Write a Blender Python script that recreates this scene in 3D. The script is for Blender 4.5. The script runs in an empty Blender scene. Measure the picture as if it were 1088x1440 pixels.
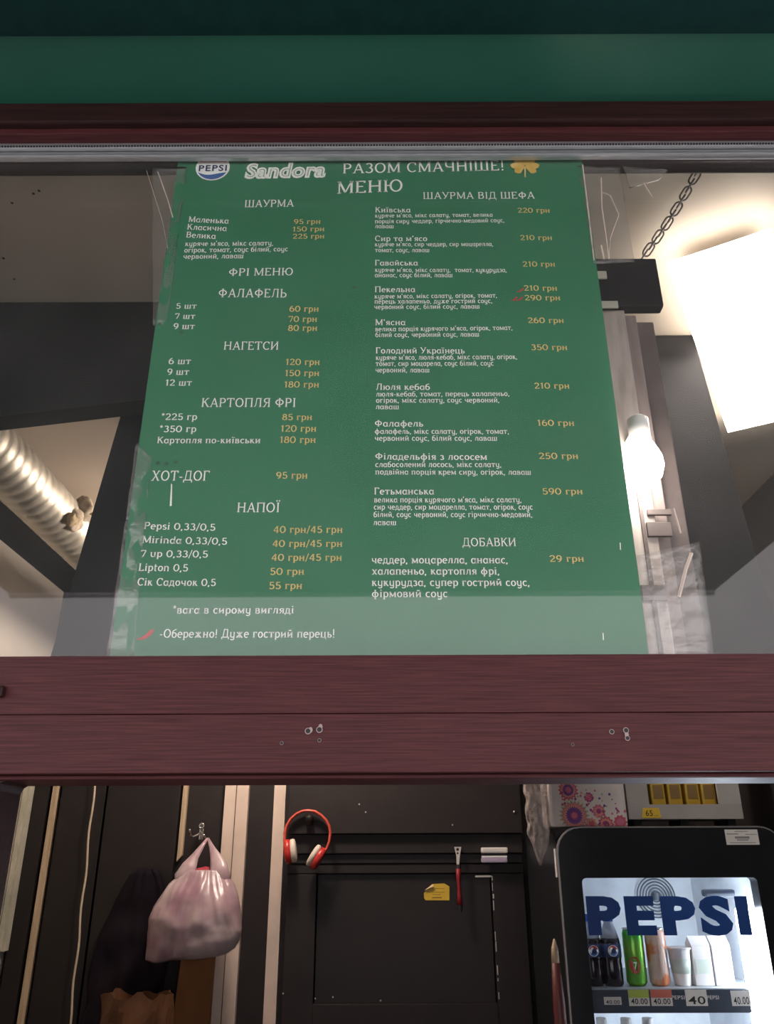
import bpy, bmesh, math, random
from mathutils import Vector, Matrix, noise
random.seed(7)
S = bpy.context.scene
C = S.collection
R = math.radians

# ------------------------------------------------------------------ camera
FX, CX, CY = 1126.0, 544.0, 720.0
CAM = Vector((0, 0, 1.70))
PITCH, ROLL = R(23.5), R(-0.22)
cd = bpy.data.cameras.new('camera'); cam = bpy.data.objects.new('camera', cd); C.objects.link(cam)
MR = Matrix.Rotation(R(90) + PITCH, 3, 'X') @ Matrix.Rotation(ROLL, 3, 'Z')
cam.matrix_world = Matrix.Translation(CAM) @ MR.to_4x4()
cd.sensor_fit = 'HORIZONTAL'; cd.sensor_width = 36.0; cd.lens = 36.0 * FX / 1088.0
cd.clip_start = 0.02
S.camera = cam

# ------------------------------------------------------------------ light
S.view_settings.view_transform = 'Standard'; S.view_settings.look = 'None'
S.view_settings.exposure = 0.0; S.view_settings.gamma = 1.0
S.view_settings.use_curve_mapping = False
w = bpy.data.worlds.new('overcast_sky'); S.world = w; w.use_nodes = True
bg = w.node_tree.nodes['Background']
bg.inputs['Color'].default_value = (1.0, 0.95, 0.97, 1); bg.inputs['Strength'].default_value = 2.1
LAMP_MAIN, LAMP_BULB, LAMP_REAR, LAMP_FRIDGE = 19.0, 40.0, 100.0, 34.0

def ray(px, py):
    return MR @ Vector((px - CX, CY - py, -FX))
def P(px, py, Y):                      # where a pixel's ray meets the plane y = Y
    d = ray(px, py); return CAM + d * ((Y - CAM.y) / d.y)
def PZ(px, py, Z):                     # ... the plane z = Z
    d = ray(px, py); return CAM + d * ((Z - CAM.z) / d.z)

# ------------------------------------------------------------------ materials
MATS = {}
def new_mat(name):
    m = bpy.data.materials.new(name); m.use_nodes = True
    return m, m.node_tree, m.node_tree.nodes['Principled BSDF']
def ramp_noise(nt, scale, c1, c2, stretch=(1, 1, 1), detail=4.0, lo=0.35, hi=0.65):
    tc = nt.nodes.new('ShaderNodeTexCoord'); mp = nt.nodes.new('ShaderNodeMapping')
    mp.inputs['Scale'].default_value = stretch
    nz = nt.nodes.new('ShaderNodeTexNoise'); nz.inputs['Scale'].default_value = scale; nz.inputs['Detail'].default_value = detail
    rp = nt.nodes.new('ShaderNodeValToRGB')
    rp.color_ramp.elements[0].position = lo; rp.color_ramp.elements[0].color = (*c1, 1)
    rp.color_ramp.elements[1].position = hi; rp.color_ramp.elements[1].color = (*c2, 1)
    nt.links.new(tc.outputs['Object'], mp.inputs['Vector']); nt.links.new(mp.outputs[0], nz.inputs['Vector'])
    nt.links.new(nz.outputs['Fac'], rp.inputs['Fac'])
    return nz, rp
def mat(name, c1, c2=None, rough=0.5, metal=0.0, scale=20, stretch=(1, 1, 1), bump=0.0, spec=0.5, lo=0.35, hi=0.65, trans=0.0, alpha=1.0):
    if name in MATS: return MATS[name]
    m, nt, b = new_mat(name)
    if c2 is None: c2 = tuple(min(1, x * 1.12) for x in c1)
    nz, rp = ramp_noise(nt, scale, c1, c2, stretch, lo=lo, hi=hi)
    nt.links.new(rp.outputs[0], b.inputs['Base Color'])
    b.inputs['Roughness'].default_value = rough; b.inputs['Metallic'].default_value = metal
    b.inputs['Specular IOR Level'].default_value = spec
    if trans: b.inputs['Transmission Weight'].default_value = trans
    if alpha < 1: b.inputs['Alpha'].default_value = alpha
    if bump:
        bp = nt.nodes.new('ShaderNodeBump'); bp.inputs['Strength'].default_value = bump; bp.inputs['Distance'].default_value = 0.004
        nt.links.new(nz.outputs['Fac'], bp.inputs['Height']); nt.links.new(bp.outputs[0], b.inputs['Normal'])
    MATS[name] = m
    return m
def emit(name, col, strength):
    m, nt, b = new_mat(name)
    b.inputs['Base Color'].default_value = (*col, 1)
    b.inputs['Emission Color'].default_value = (*col, 1); b.inputs['Emission Strength'].default_value = strength
    return m
def film(name, haze, col=(0.9, 0.88, 0.86), gloss=1.0, rough=0.12, streak=0.0, bumps=0.0):
    # clear sheet: transparent, a little haze that scatters, and a Fresnel reflection
    m, nt, b = new_mat(name); nt.nodes.remove(b)
    out = nt.nodes['Material Output']
    tr = nt.nodes.new('ShaderNodeBsdfTransparent'); df = nt.nodes.new('ShaderNodeBsdfDiffuse'); gl = nt.nodes.new('ShaderNodeBsdfGlossy')
    df.inputs['Color'].default_value = (*col, 1); gl.inputs['Roughness'].default_value = rough
    lw = nt.nodes.new('ShaderNodeLayerWeight'); lw.inputs['Blend'].default_value = 0.5      # Schlick's Fresnel, the same from both sides
    p5 = nt.nodes.new('ShaderNodeMath'); p5.operation = 'POWER'; p5.inputs[1].default_value = 5.0
    fr = nt.nodes.new('ShaderNodeMath'); fr.operation = 'MULTIPLY_ADD'; fr.inputs[1].default_value = 0.96; fr.inputs[2].default_value = 0.035
    nt.links.new(lw.outputs['Facing'], p5.inputs[0]); nt.links.new(p5.outputs[0], fr.inputs[0])
    m1 = nt.nodes.new('ShaderNodeMixShader'); m2 = nt.nodes.new('ShaderNodeMixShader')
    tc = nt.nodes.new('ShaderNodeTexCoord'); nz = nt.nodes.new('ShaderNodeTexNoise'); nz.inputs['Scale'].default_value = 9 if not bumps else 30
    nz.inputs['Detail'].default_value = 6
    nt.links.new(tc.outputs['Object'], nz.inputs['Vector'])
    mr = nt.nodes.new('ShaderNodeMapRange'); mr.inputs['From Min'].default_value = 0.3; mr.inputs['From Max'].default_value = 0.75
    mr.inputs['To Min'].default_value = haze * 0.6; mr.inputs['To Max'].default_value = haze * 1.4
    nt.links.new(nz.outputs['Fac'], mr.inputs['Value'])
    nt.links.new(mr.outputs[0], m1.inputs['Fac'])
    nt.links.new(tr.outputs[0], m1.inputs[1]); nt.links.new(df.outputs[0], m1.inputs[2])
    ml = nt.nodes.new('ShaderNodeMath'); ml.operation = 'MULTIPLY'; ml.inputs[1].default_value = gloss
    nt.links.new(fr.outputs[0], ml.inputs[0]); nt.links.new(ml.outputs[0], m2.inputs['Fac'])
    nt.links.new(m1.outputs[0], m2.inputs[1]); nt.links.new(gl.outputs[0], m2.inputs[2])
    if bumps:
        bp = nt.nodes.new('ShaderNodeBump'); bp.inputs['Strength'].default_value = bumps; bp.inputs['Distance'].default_value = 0.01
        nt.links.new(nz.outputs['Fac'], bp.inputs['Height'])
        nt.links.new(bp.outputs[0], gl.inputs['Normal'])
    nt.links.new(m2.outputs[0], out.inputs['Surface'])
    return m

wood = mat('mahogany_foil', (0.046, 0.0105, 0.0125), (0.104, 0.029, 0.031), rough=0.5, spec=0.2, scale=3.0, stretch=(5, 190, 190), bump=0.10, lo=0.28, hi=0.74)
wood_dark = mat('dark_mahogany_foil', (0.019, 0.0065, 0.0065), (0.034, 0.0115, 0.011), rough=0.5, spec=0.25, scale=3.0, stretch=(2.2, 70, 70), bump=0.1)
green_paint = mat('green_painted_metal', (0.012, 0.105, 0.070), (0.016, 0.118, 0.080), rough=0.5, scale=4)
green_cloth = mat('dark_green_canvas', (0.011, 0.056, 0.054), (0.014, 0.066, 0.062), rough=0.9, scale=30, spec=0.1)
alu = mat('grey_aluminium', (0.42, 0.43, 0.45), (0.52, 0.53, 0.55), rough=0.35, metal=0.7, scale=40, stretch=(1, 12, 12))
gasket = mat('black_rubber', (0.02, 0.02, 0.022), rough=0.7)
poster_green = mat('green_print', (0.030, 0.180, 0.086), (0.034, 0.200, 0.097), rough=0.55, scale=6, bump=0.03)
ink_white = mat('white_print', (0.88, 0.90, 0.84), rough=0.6)
ink_gold = mat('gold_print', (0.74, 0.58, 0.22), rough=0.6)
ink_red = mat('red_print', (0.52, 0.05, 0.045), rough=0.6)
ink_navy = mat('navy_print', (0.018, 0.035, 0.10), rough=0.6)
ink_blue = mat('blue_print', (0.05, 0.13, 0.33), rough=0.6)
ink_sage = mat('sage_print', (0.34, 0.45, 0.32), (0.46, 0.55, 0.42), rough=0.6, scale=60)
ink_black = mat('black_print', (0.02, 0.02, 0.02), rough=0.6)
beige = mat('beige_panel', (0.52, 0.44, 0.36), (0.58, 0.50, 0.41), rough=0.6, scale=3, bump=0.02)
beige_wall = mat('cream_wall_panel', (0.62, 0.56, 0.48), (0.68, 0.61, 0.53), rough=0.5, scale=3)
charcoal = mat('charcoal_steel', (0.018, 0.0155, 0.016), (0.026, 0.022, 0.023), rough=0.75, scale=10, spec=0.25)
black_brown = mat('black_brown_board', (0.0115, 0.0072, 0.008), (0.0165, 0.011, 0.0115), rough=0.6, scale=14)
black_panel = mat('near_black_panel', (0.008, 0.005, 0.0055), (0.012, 0.008, 0.008), rough=0.55, scale=14)
pale_strip = mat('cream_plastic_trim', (0.66, 0.53, 0.45), (0.74, 0.60, 0.51), rough=0.5, scale=12)
wood_strip = mat('pale_wood_trim', (0.44, 0.33, 0.21), (0.60, 0.46, 0.31), rough=0.6, scale=6, stretch=(20, 20, 1))
duct_metal = mat('foil_duct', (0.50, 0.46, 0.38), (0.66, 0.62, 0.53), rough=0.5, metal=0.55, scale=18)
foam_mat = mat('expanding_foam', (0.45, 0.27, 0.09), (0.66, 0.52, 0.32), rough=0.9, scale=30, bump=0.5)
steel = mat('bright_steel', (0.60, 0.58, 0.55), rough=0.25, metal=0.9)
chain_metal = mat('dull_chain_steel', (0.20, 0.18, 0.17), rough=0.45, metal=0.5)
post_metal = mat('scuffed_pale_post', (0.36, 0.29, 0.26), (0.58, 0.50, 0.45), rough=0.35, scale=22, stretch=(2, 2, 0.4), metal=0.1)
post_brown = mat('brown_post', (0.10, 0.075, 0.07), (0.16, 0.125, 0.115), rough=0.5, scale=14)
white_plastic = mat('white_plastic', (0.75, 0.72, 0.70), rough=0.4)
lilac = mat('lilac_plastic', (0.40, 0.34, 0.48), rough=0.35)
red_plastic = mat('red_plastic', (0.52, 0.035, 0.030), rough=0.3)
coral = mat('coral_red_gloss', (0.62, 0.08, 0.055), (0.70, 0.12, 0.08), rough=0.25)
cream_pad = mat('cream_ear_pad', (0.70, 0.62, 0.53), rough=0.6)
fridge_black = mat('black_fridge_gloss', (0.010, 0.011, 0.014), (0.013, 0.014, 0.018), rough=0.3)
fridge_trim = mat('silver_edge_trim', (0.45, 0.42, 0.42), rough=0.35, metal=0.7)
fridge_white = mat('white_fridge_liner', (0.75, 0.78, 0.82), rough=0.4)
film_blue = mat('blue_window_film', (0.020, 0.075, 0.30), (0.026, 0.09, 0.34), rough=0.4)
kraft = mat('kraft_brown', (0.22, 0.085, 0.028), (0.28, 0.115, 0.038), rough=0.8, scale=8, bump=0.1)
cloth_dark = mat('dark_purple_cloth', (0.010, 0.007, 0.011), (0.018, 0.013, 0.018), rough=0.95, scale=10, spec=0.1)
yellow = mat('yellow_label', (0.72, 0.47, 0.03), (0.78, 0.52, 0.05), rough=0.5)
glass_pane_mat = film('dusty_veiled_window_glass', 0.012, rough=0.015)  # diffuse haze for dust, and for the veil of light over the pane
clear_glass = film('clear_door_glass', 0.006, rough=0.02, gloss=0.7)
tape_mat = film('clear_tape', 0.06, col=(0.80, 0.74, 0.68), rough=0.18, gloss=1.6, bumps=0.6)
plastic_clear = film('crinkled_clear_plastic', 0.30, col=(0.70, 0.60, 0.56), rough=0.2, gloss=1.5, bumps=0.8)

# ------------------------------------------------------------------ mesh helpers
def box(bm, x0, x1, y0, y1, z0, z1, bev=0.0):
    r = bmesh.ops.create_cube(bm, size=1.0)
    for v in r['verts']:
        v.co = Vector(((x0 + x1) / 2 + v.co.x * (x1 - x0), (y0 + y1) / 2 + v.co.y * (y1 - y0), (z0 + z1) / 2 + v.co.z * (z1 - z0)))
    if bev:
        es = list({e for v in r['verts'] for e in v.link_edges})
        bmesh.ops.bevel(bm, geom=es, offset=bev, segments=2, affect='EDGES', profile=0.6)
def poly_prism(bm, pts, off):          # a flat outline (3-D points) pushed out by the vector off
    a = [bm.verts.new(p) for p in pts]; b = [bm.verts.new(Vector(p) + off) for p in pts]
    n = len(a)
    bm.faces.new(a); bm.faces.new(b[::-1])
    for i in range(n): bm.faces.new((a[i], b[i], b[(i + 1) % n], a[(i + 1) % n]))
def tube(bm, pts, rad, n=10, caps=True, flat=1.0, up=None):
    pts = [Vector(p) for p in pts]; rings = []
    k = len(pts)
    rads = rad if isinstance(rad, (list, tuple)) else [rad] * k
    prev = None
    for i in range(k):
        t = (pts[min(i + 1, k - 1)] - pts[max(i - 1, 0)]).normalized()
        ref = up or prev or (Vector((0, 0, 1)) if abs(t.z) < 0.9 else Vector((0, 1, 0)))
        a = t.cross(ref)
        if a.length < 1e-5: a = t.cross(Vector((1, 0.1, 0)))
        a.normalize(); b = a.cross(t).normalized(); prev = b
        rings.append([bm.verts.new(pts[i] + (a * math.cos(2 * math.pi * j / n) + b * math.sin(2 * math.pi * j / n) * flat) * rads[i]) for j in range(n)])
    for i in range(k - 1):
        for j in range(n):
            bm.faces.new((rings[i][j], rings[i][(j + 1) % n], rings[i + 1][(j + 1) % n], rings[i + 1][j]))
    if caps:
        bm.faces.new(rings[0][::-1]); bm.faces.new(rings[-1])
def lathe(bm, prof, cx, cy, z0, n=20):
    rings = []
    for r, z in prof:
        rings.append([bm.verts.new((cx + max(r, 1e-4) * math.cos(2 * math.pi * j / n), cy + max(r, 1e-4) * math.sin(2 * math.pi * j / n), z0 + z)) for j in range(n)])
    for i in range(len(rings) - 1):
        for j in range(n):
            bm.faces.new((rings[i][j], rings[i][(j + 1) % n], rings[i + 1][(j + 1) % n], rings[i + 1][j]))
    bm.faces.new(rings[0][::-1]); bm.faces.new(rings[-1])
def torus(bm, c, axis, R0, r, n=28, k=8, sx=1.0):
    axis = Vector(axis).normalized(); u = axis.orthogonal().normalized(); v = axis.cross(u)
    pts = []
    rings = []
    for i in range(n):
        a = 2 * math.pi * i / n
        d = u * math.cos(a) + v * math.sin(a); cc = Vector(c) + d * R0
        rings.append([bm.verts.new(cc + (d * math.cos(2 * math.pi * j / k) + axis * math.sin(2 * math.pi * j / k)) * r) for j in range(k)])
    for i in range(n):
        for j in range(k):
            bm.faces.new((rings[i][j], rings[(i + 1) % n][j], rings[(i + 1) % n][(j + 1) % k], rings[i][(j + 1) % k]))
def disc(bm, c, r, n=24, rz=None, y=None):   # facing -y
    vs = [bm.verts.new((c[0] + r * math.cos(2 * math.pi * i / n), c[1], c[2] + (rz or r) * math.sin(2 * math.pi * i / n))) for i in range(n)]
    bm.faces.new(vs)
def sheet(bm, f, nu, nv):
    g = [[bm.verts.new(f(i / nu, j / nv)) for j in range(nv + 1)] for i in range(nu + 1)]
    for i in range(nu):
        for j in range(nv): bm.faces.new((g[i][j], g[i + 1][j], g[i + 1][j + 1], g[i][j + 1]))

def B(): return bmesh.new()
def make(name, bm, m, parent=None, smooth=False, origin=None, thick=0.0):
    me = bpy.data.meshes.new(name)
    bmesh.ops.recalc_face_normals(bm, faces=bm.faces)
    if parent is not None:
        base = Vector((0, 0, 0)); p = parent
        while p is not None: base += p.location; p = p.parent
    else: base = Vector((0, 0, 0))
    xs = [v.co for v in bm.verts]
    if parent is None:
        o3 = Vector(origin) if origin else Vector(((min(v.x for v in xs) + max(v.x for v in xs)) / 2, (min(v.y for v in xs) + max(v.y for v in xs)) / 2, min(v.z for v in xs)))
        loc = o3
    else:
        o3 = base; loc = Vector((0, 0, 0))
    bmesh.ops.translate(bm, verts=bm.verts, vec=-o3)
    bm.to_mesh(me); bm.free()
    me.materials.append(m)
    if smooth:
        for p in me.polygons: p.use_smooth = True
    o = bpy.data.objects.new(name, me); C.objects.link(o); o.location = loc
    if parent is not None: o.parent = parent
    if thick:
        md = o.modifiers.new('thickness', 'SOLIDIFY'); md.thickness = thick; md.offset = 0
    return o
def thing(name, loc, label, cat, group=None):
    o = bpy.data.objects.new(name, None); C.objects.link(o); o.location = loc; o.empty_display_size = 0.05
    return tag(o, label, cat, group)
def tag(o, label, cat, group=None):
    o['label'] = label; o['category'] = cat
    if group: o['group'] = group
    return o
def struct(o, label=None, cat=None):
    o['kind'] = 'structure'
    if label: o['label'] = label
    if cat: o['category'] = cat
    return o
def bx(name, m, parent, *a, bev=0.0):
    bm = B(); box(bm, *a, bev=bev); return make(name, bm, m, parent)

# ------------------------------------------------------------------ lettering
GLY = {}
tcur = bpy.data.curves.new('lettering', 'FONT'); tob = bpy.data.objects.new('lettering', tcur); C.objects.link(tob)
tcur.size = 1.0; tcur.resolution_u = 3; tcur.fill_mode = 'FRONT'
def _mesh_of(s):
    tcur.body = s
    bpy.context.view_layer.update()
    dg = bpy.context.evaluated_depsgraph_get()
    return bpy.data.meshes.new_from_object(tob.evaluated_get(dg))
def _bounds(me):
    xs = [v.co.x for v in me.vertices]; ys = [v.co.y for v in me.vertices]
    return min(xs), max(xs), min(ys), max(ys)
def set_weight(wt):
    tcur.offset = wt
set_weight(0.0)
_b = _bounds(_mesh_of('Н')); CAPH = _b[3]; _b = _bounds(_mesh_of('х')); XH = _b[3]; _LW = _bounds(_mesh_of('l'))[1]
def glyph(ch, serif=True, weight=0.0):
    key = (ch, serif, weight)
    if key in GLY: return GLY[key]
    set_weight(0.0)
    adv = _bounds(_mesh_of(ch + 'l'))[1] - _LW if ch != ' ' else 0.30
    verts, faces = [], []
    if ch != ' ':
        set_weight(weight); me = _mesh_of(ch); set_weight(0.0)
        verts = [(v.co.x, v.co.y) for v in me.vertices]; faces = [tuple(p.vertices) for p in me.polygons]
        bpy.data.meshes.remove(me)
    GLY[key] = (verts, faces, adv)
    return GLY[key]

# a light slab-serif alphabet drawn stroke by stroke; cap height 1, x-height 0.68
FONT = {
 'А': (.92, 'l .46 1 .80 0;t .46 1 .12 0;h .34 .22 .68;s .12 0;s .80 0'), 'Б': (.78, 'V .16 0 1;h .96 .16 .66;v .66 .82 1;o .40 .29 .26 .27 -90 90;h .55 .16 .42;h .04 .16 .42'),
 'В': (.80, 'V .16 0 1;o .42 .76 .20 .20 -90 90;o .42 .29 .26 .25 -90 90;h .96 .16 .42;h .54 .16 .42;h .04 .16 .42'), 'Г': (.70, 'V .16 0 1;h .96 .16 .62;v .62 .80 1'),
 'Д': (.95, 'h .06 .02 .92;t .32 1 .20 .06;v .72 .06 1;h .96 .24 .80;v .06 -.18 .08;v .88 -.18 .08'), 'Е': (.76, 'V .16 0 1;h .96 .16 .62;h .53 .16 .52;h .04 .16 .64;v .62 .82 1;v .65 0 .18'),
 'З': (.70, 'o .32 .75 .22 .21 150 -90;o .32 .28 .27 .25 90 -150'), 'И': (.95, 'V .16 0 1;V .77 0 1;t .16 .08 .77 .92'), 'І': (.38, 'V .19 0 1'), 'Ї': (.42, 'V .21 0 1;d .08 1.18;d .34 1.18'),
 'К': (.86, 'V .16 0 1;t .2 .46 .68 1;l .36 .60 .74 0;s .74 0;S .68 1'), 'Л': (.90, 'V .70 0 1;h .96 .24 .76;t .30 .96 .20 .14;t .20 .14 .05 .03'), 'М': (1.10, 'n .15 0 1;V .93 0 1;l .15 1 .54 .08;t .54 .08 .93 1'),
 'Н': (.95, 'V .16 0 1;V .77 0 1;h .53 .16 .77'), 'О': (.96, 'o .47 .5 .37 .47 0 360'), 'П': (.95, 'V .16 0 1;V .77 0 1;h .96 .1 .83'), 'Р': (.76, 'V .16 0 1;o .40 .72 .24 .24 -90 90;h .96 .16 .4;h .48 .16 .4'),
 'С': (.84, 'o .46 .5 .36 .47 45 315;v .72 .70 .96'), 'Т': (.84, 'V .41 0 1;h .96 .05 .77;v .06 .78 1;v .76 .78 1'), 'У': (.86, 'l .10 1 .44 .36;t .76 1 .42 .2;t .42 .2 .2 .03;S .1 1;S .76 1'),
 'Ф': (1.02, 'V .50 0 1;o .50 .53 .38 .28 0 360'), 'Х': (.90, 'l .16 1 .74 0;t .74 1 .14 0;s .74 0;s .14 0;S .16 1;S .74 1'), 'Ч': (.88, 'V .70 0 1;o .38 .66 .24 .22 180 270;v .14 .66 1;S .14 1;h .44 .36 .70'),
 'Ш': (1.25, 'V .16 0 1;V .61 0 1;V 1.06 0 1;h .04 .16 1.06'), 'Ю': (1.28, 'V .16 0 1;h .53 .16 .5;o .82 .5 .35 .47 0 360'), 'Я': (.82, 'V .66 0 1;o .40 .73 .24 .23 90 270;h .96 .4 .66;h .5 .4 .66;t .44 .5 .14 0;s .14 0'),
 'Ь': (.76, 'V .16 0 1;o .42 .29 .24 .25 -90 90;h .54 .16 .42;h .04 .16 .42'), 'P': (.76, '=Р'), 'M': (1.1, '=М'), 'L': (.72, 'V .16 0 1;h .04 .16 .62;v .62 0 .2'),
 'а': (.68, 'o .31 .33 .23 .31 0 360;v .56 .04 .68;t .56 .06 .66 .01'), 'б': (.66, 'o .32 .30 .24 .28 0 360;o .38 .46 .30 .44 105 180;t .31 .89 .56 .96'), 'в': (.64, 'v .13 0 .68;o .32 .50 .16 .14 -90 90;o .33 .19 .20 .16 -90 90;h .64 .04 .32;h .36 .13 .33;h .04 .04 .33'),
 'г': (.56, 'V .15 0 .68;h .64 .08 .46;v .46 .52 .68'), 'д': (.70, 'h .05 .02 .66;t .22 .68 .15 .05;v .52 .05 .68;h .64 .14 .58;v .05 -.16 .06;v .63 -.16 .06'), 'е': (.62, 'o .31 .33 .24 .31 0 312;h .36 .08 .54'),
 'є': (.58, 'o .33 .33 .24 .31 45 315;h .35 .1 .42'), 'ж': (.95, 'n .46 0 .68;t .46 .34 .14 .66;t .46 .34 .78 .66;l .46 .34 .1 0;l .46 .34 .82 0'), 'з': (.56, 'o .26 .50 .17 .15 150 -90;o .26 .19 .20 .16 90 -150'),
 'и': (.74, 'V .15 0 .68;V .57 0 .68;t .15 .06 .57 .62'), 'й': (.74, '=и;o .36 .92 .12 .09 180 360'), 'і': (.34, 'V .16 0 .68;d .16 .90'), 'ї': (.38, 'V .18 0 .68;d .06 .90;d .30 .90'), 'к': (.66, 'V .15 0 .68;t .18 .30 .50 .66;l .28 .42 .56 0;s .57 0'),
 'л': (.68, 'V .53 0 .68;h .64 .2 .58;t .24 .64 .16 .12;t .16 .12 .05 .03'), 'м': (.88, 'n .13 0 .68;V .73 0 .68;l .13 .68 .43 .08;t .43 .08 .73 .68'), 'н': (.74, 'V .15 0 .68;V .57 0 .68;h .36 .15 .57'), 'о': (.66, 'o .33 .34 .24 .31 0 360'),
 'п': (.74, 'V .15 0 .68;V .57 0 .68;h .64 .08 .64'), 'р': (.68, 'V .15 -.28 .68;o .36 .34 .23 .31 -140 140'), 'с': (.58, 'o .33 .34 .24 .31 45 315'), 'т': (.66, 'V .32 0 .68;h .64 .05 .59;v .06 .52 .68;v .58 .52 .68'),
 'у': (.68, 'v .13 .26 .68;o .32 .26 .19 .22 180 320;v .54 -.05 .68;o .33 -.06 .21 .20 0 -150'), 'ф': (.92, 'V .45 -.26 .94;o .45 .34 .33 .30 0 360'), 'х': (.68, 'l .12 .68 .54 0;t .54 .68 .12 0;s .12 0;s .55 0;S .12 .68;S .54 .68'),
 'ц': (.76, 'V .15 0 .68;V .56 0 .68;h .03 .15 .66;v .66 -.17 .06'), 'ч': (.70, 'V .54 0 .68;v .13 .42 .68;o .32 .44 .19 .17 180 270;h .27 .31 .54'), 'ш': (1.0, 'V .14 0 .68;V .48 0 .68;V .82 0 .68;h .03 .14 .82'),
 'ь': (.60, 'V .15 0 .68;o .31 .20 .20 .16 -90 90;h .36 .15 .31;h .04 .15 .31'), 'ю': (.98, 'V .15 0 .68;h .36 .15 .4;o .64 .34 .24 .31 0 360'), 'я': (.64, 'V .5 0 .68;o .32 .49 .18 .15 90 270;h .64 .32 .5;h .34 .32 .5;t .34 .34 .1 0'),
 'e': (.62, '=е'), 'p': (.68, '=р'), 'i': (.34, '=і'), 'o': (.66, '=о'), 'a': (.68, '=а'), 's': (.54, 'o .28 .50 .17 .15 30 270;o .27 .19 .19 .16 90 -150'), 'r': (.52, 'V .15 0 .68;o .37 .40 .2 .25 70 180'),
 'n': (.74, 'V .15 0 .68;V .57 0 .44;o .36 .42 .21 .23 0 180'), 'd': (.70, 'o .32 .33 .23 .31 0 360;v .57 0 1;s .6 0'), 'l': (.34, 'V .16 0 1'), 't': (.46, 'v .18 .12 .9;h .64 .03 .42;o .30 .14 .12 .11 180 300'), 'u': (.74, 'v .15 .24 .68;S .12 .68;o .36 .25 .21 .22 180 360;V .57 0 .68'),
 '0': (.78, 'o .38 .47 .30 .44 0 360'), '1': (.52, 'V .29 0 .94;t .29 .94 .10 .76'), '2': (.72, 'o .34 .68 .24 .24 165 -35;t .54 .54 .10 .05;h .05 .08 .62;v .62 0 .16'), '3': (.70, 'o .33 .70 .21 .20 150 -90;o .33 .26 .26 .23 90 -150'),
 '4': (.74, 't .48 .94 .06 .28;h .27 .06 .68;V .50 0 .94'), '5': (.70, 'v .17 .46 .92;h .90 .17 .58;o .34 .29 .26 .26 125 -150'), '6': (.72, 'o .36 .30 .26 .27 0 360;o .50 .34 .41 .58 95 180'), '7': (.66, 'h .90 .06 .60;v .07 .74 .94;t .60 .90 .26 0'),
 '8': (.70, 'o .35 .70 .20 .20 0 360;o .35 .26 .26 .23 0 360'), '9': (.72, 'o .35 .64 .25 .27 0 360;o .21 .56 .40 .54 0 -85'),
 ',': (.28, 'l .15 .10 .07 -.14'), '.': (.26, 'd .13 .06'), "'": (.26, 'l .14 1 .11 .74'), '/': (.42, 't .04 -.12 .38 1.02'), '-': (.42, 'h .34 .05 .36'), '!': (.34, 'v .16 .28 1;d .16 .06'), '*': (.46, 't .22 1.02 .22 .62;t .06 .92 .38 .72;t .38 .92 .06 .72'), ' ': (.36, '')}
SGL = {}
def stroke_glyph(ch, fat=1.0):
    if (ch, fat) in SGL: return SGL[(ch, fat)]
    T, t = 0.150 * fat, 0.098 * fat
    adv, code = FONT[ch]; verts, faces = [], []
    def quad(*p): k = len(verts); verts.extend(p); faces.append(tuple(range(k, k + len(p))))
    def bar(x, y, up): quad((x - .115 - .01, y), (x + .115 + .01, y), (x + .115 + .01, y + .062 * up), (x - .115 - .01, y + .062 * up))
    def line(x0, y0, x1, y1, w):
        dx, dy = x1 - x0, y1 - y0; L_ = math.hypot(dx, dy); nx, ny = -dy / L_ * w / 2, dx / L_ * w / 2
        quad((x0 + nx, y0 + ny), (x1 + nx, y1 + ny), (x1 - nx, y1 - ny), (x0 - nx, y0 - ny))
    for tok in code.split(';'):
        if not tok: continue
        if tok[0] == '=':
            v2, f2, _ = stroke_glyph(tok[1], fat); k = len(verts); verts.extend(v2); faces.extend(tuple(k + i for i in f) for f in f2); continue
        c, *a = tok.split(); a = [float(x) for x in a]
        if c in 'Vn':
            wd = T if c == 'V' else t
            line(a[0], a[1], a[0], a[2], wd); bar(a[0], a[1], 1); bar(a[0], a[2], -1)
        elif c == 'v': line(a[0], a[1], a[0], a[2], T * .8)
        elif c == 'h': line(a[1], a[0], a[2], a[0], t)
        elif c == 'l': line(*a, T)
        elif c == 't': line(*a, t)
        elif c == 's': bar(a[0], a[1], 1)
        elif c == 'S': bar(a[0], a[1], -1)
        elif c == 'd': quad(*[(a[0] + .085 * math.cos(q * math.pi / 3), a[1] + .085 * math.sin(q * math.pi / 3)) for q in range(6)])
        elif c == 'o':
            cx_, cy_, rx, ry, a0, a1 = a; n = max(3, int(abs(a1 - a0) / 24)); k = len(verts)
            for i in range(n + 1):
                th = R(a0 + (a1 - a0) * i / n); ww = (t + (T - t) * abs(math.cos(th))) / 2
                for sg in (1, -1): verts.append((cx_ + (rx + sg * ww) * math.cos(th), cy_ + (ry + sg * ww) * math.sin(th)))
            for i in range(n): faces.append((k + 2 * i, k + 2 * i + 2, k + 2 * i + 3, k + 2 * i + 1))
    SGL[(ch, fat)] = (verts, faces, adv)
    return SGL[(ch, fat)]
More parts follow.
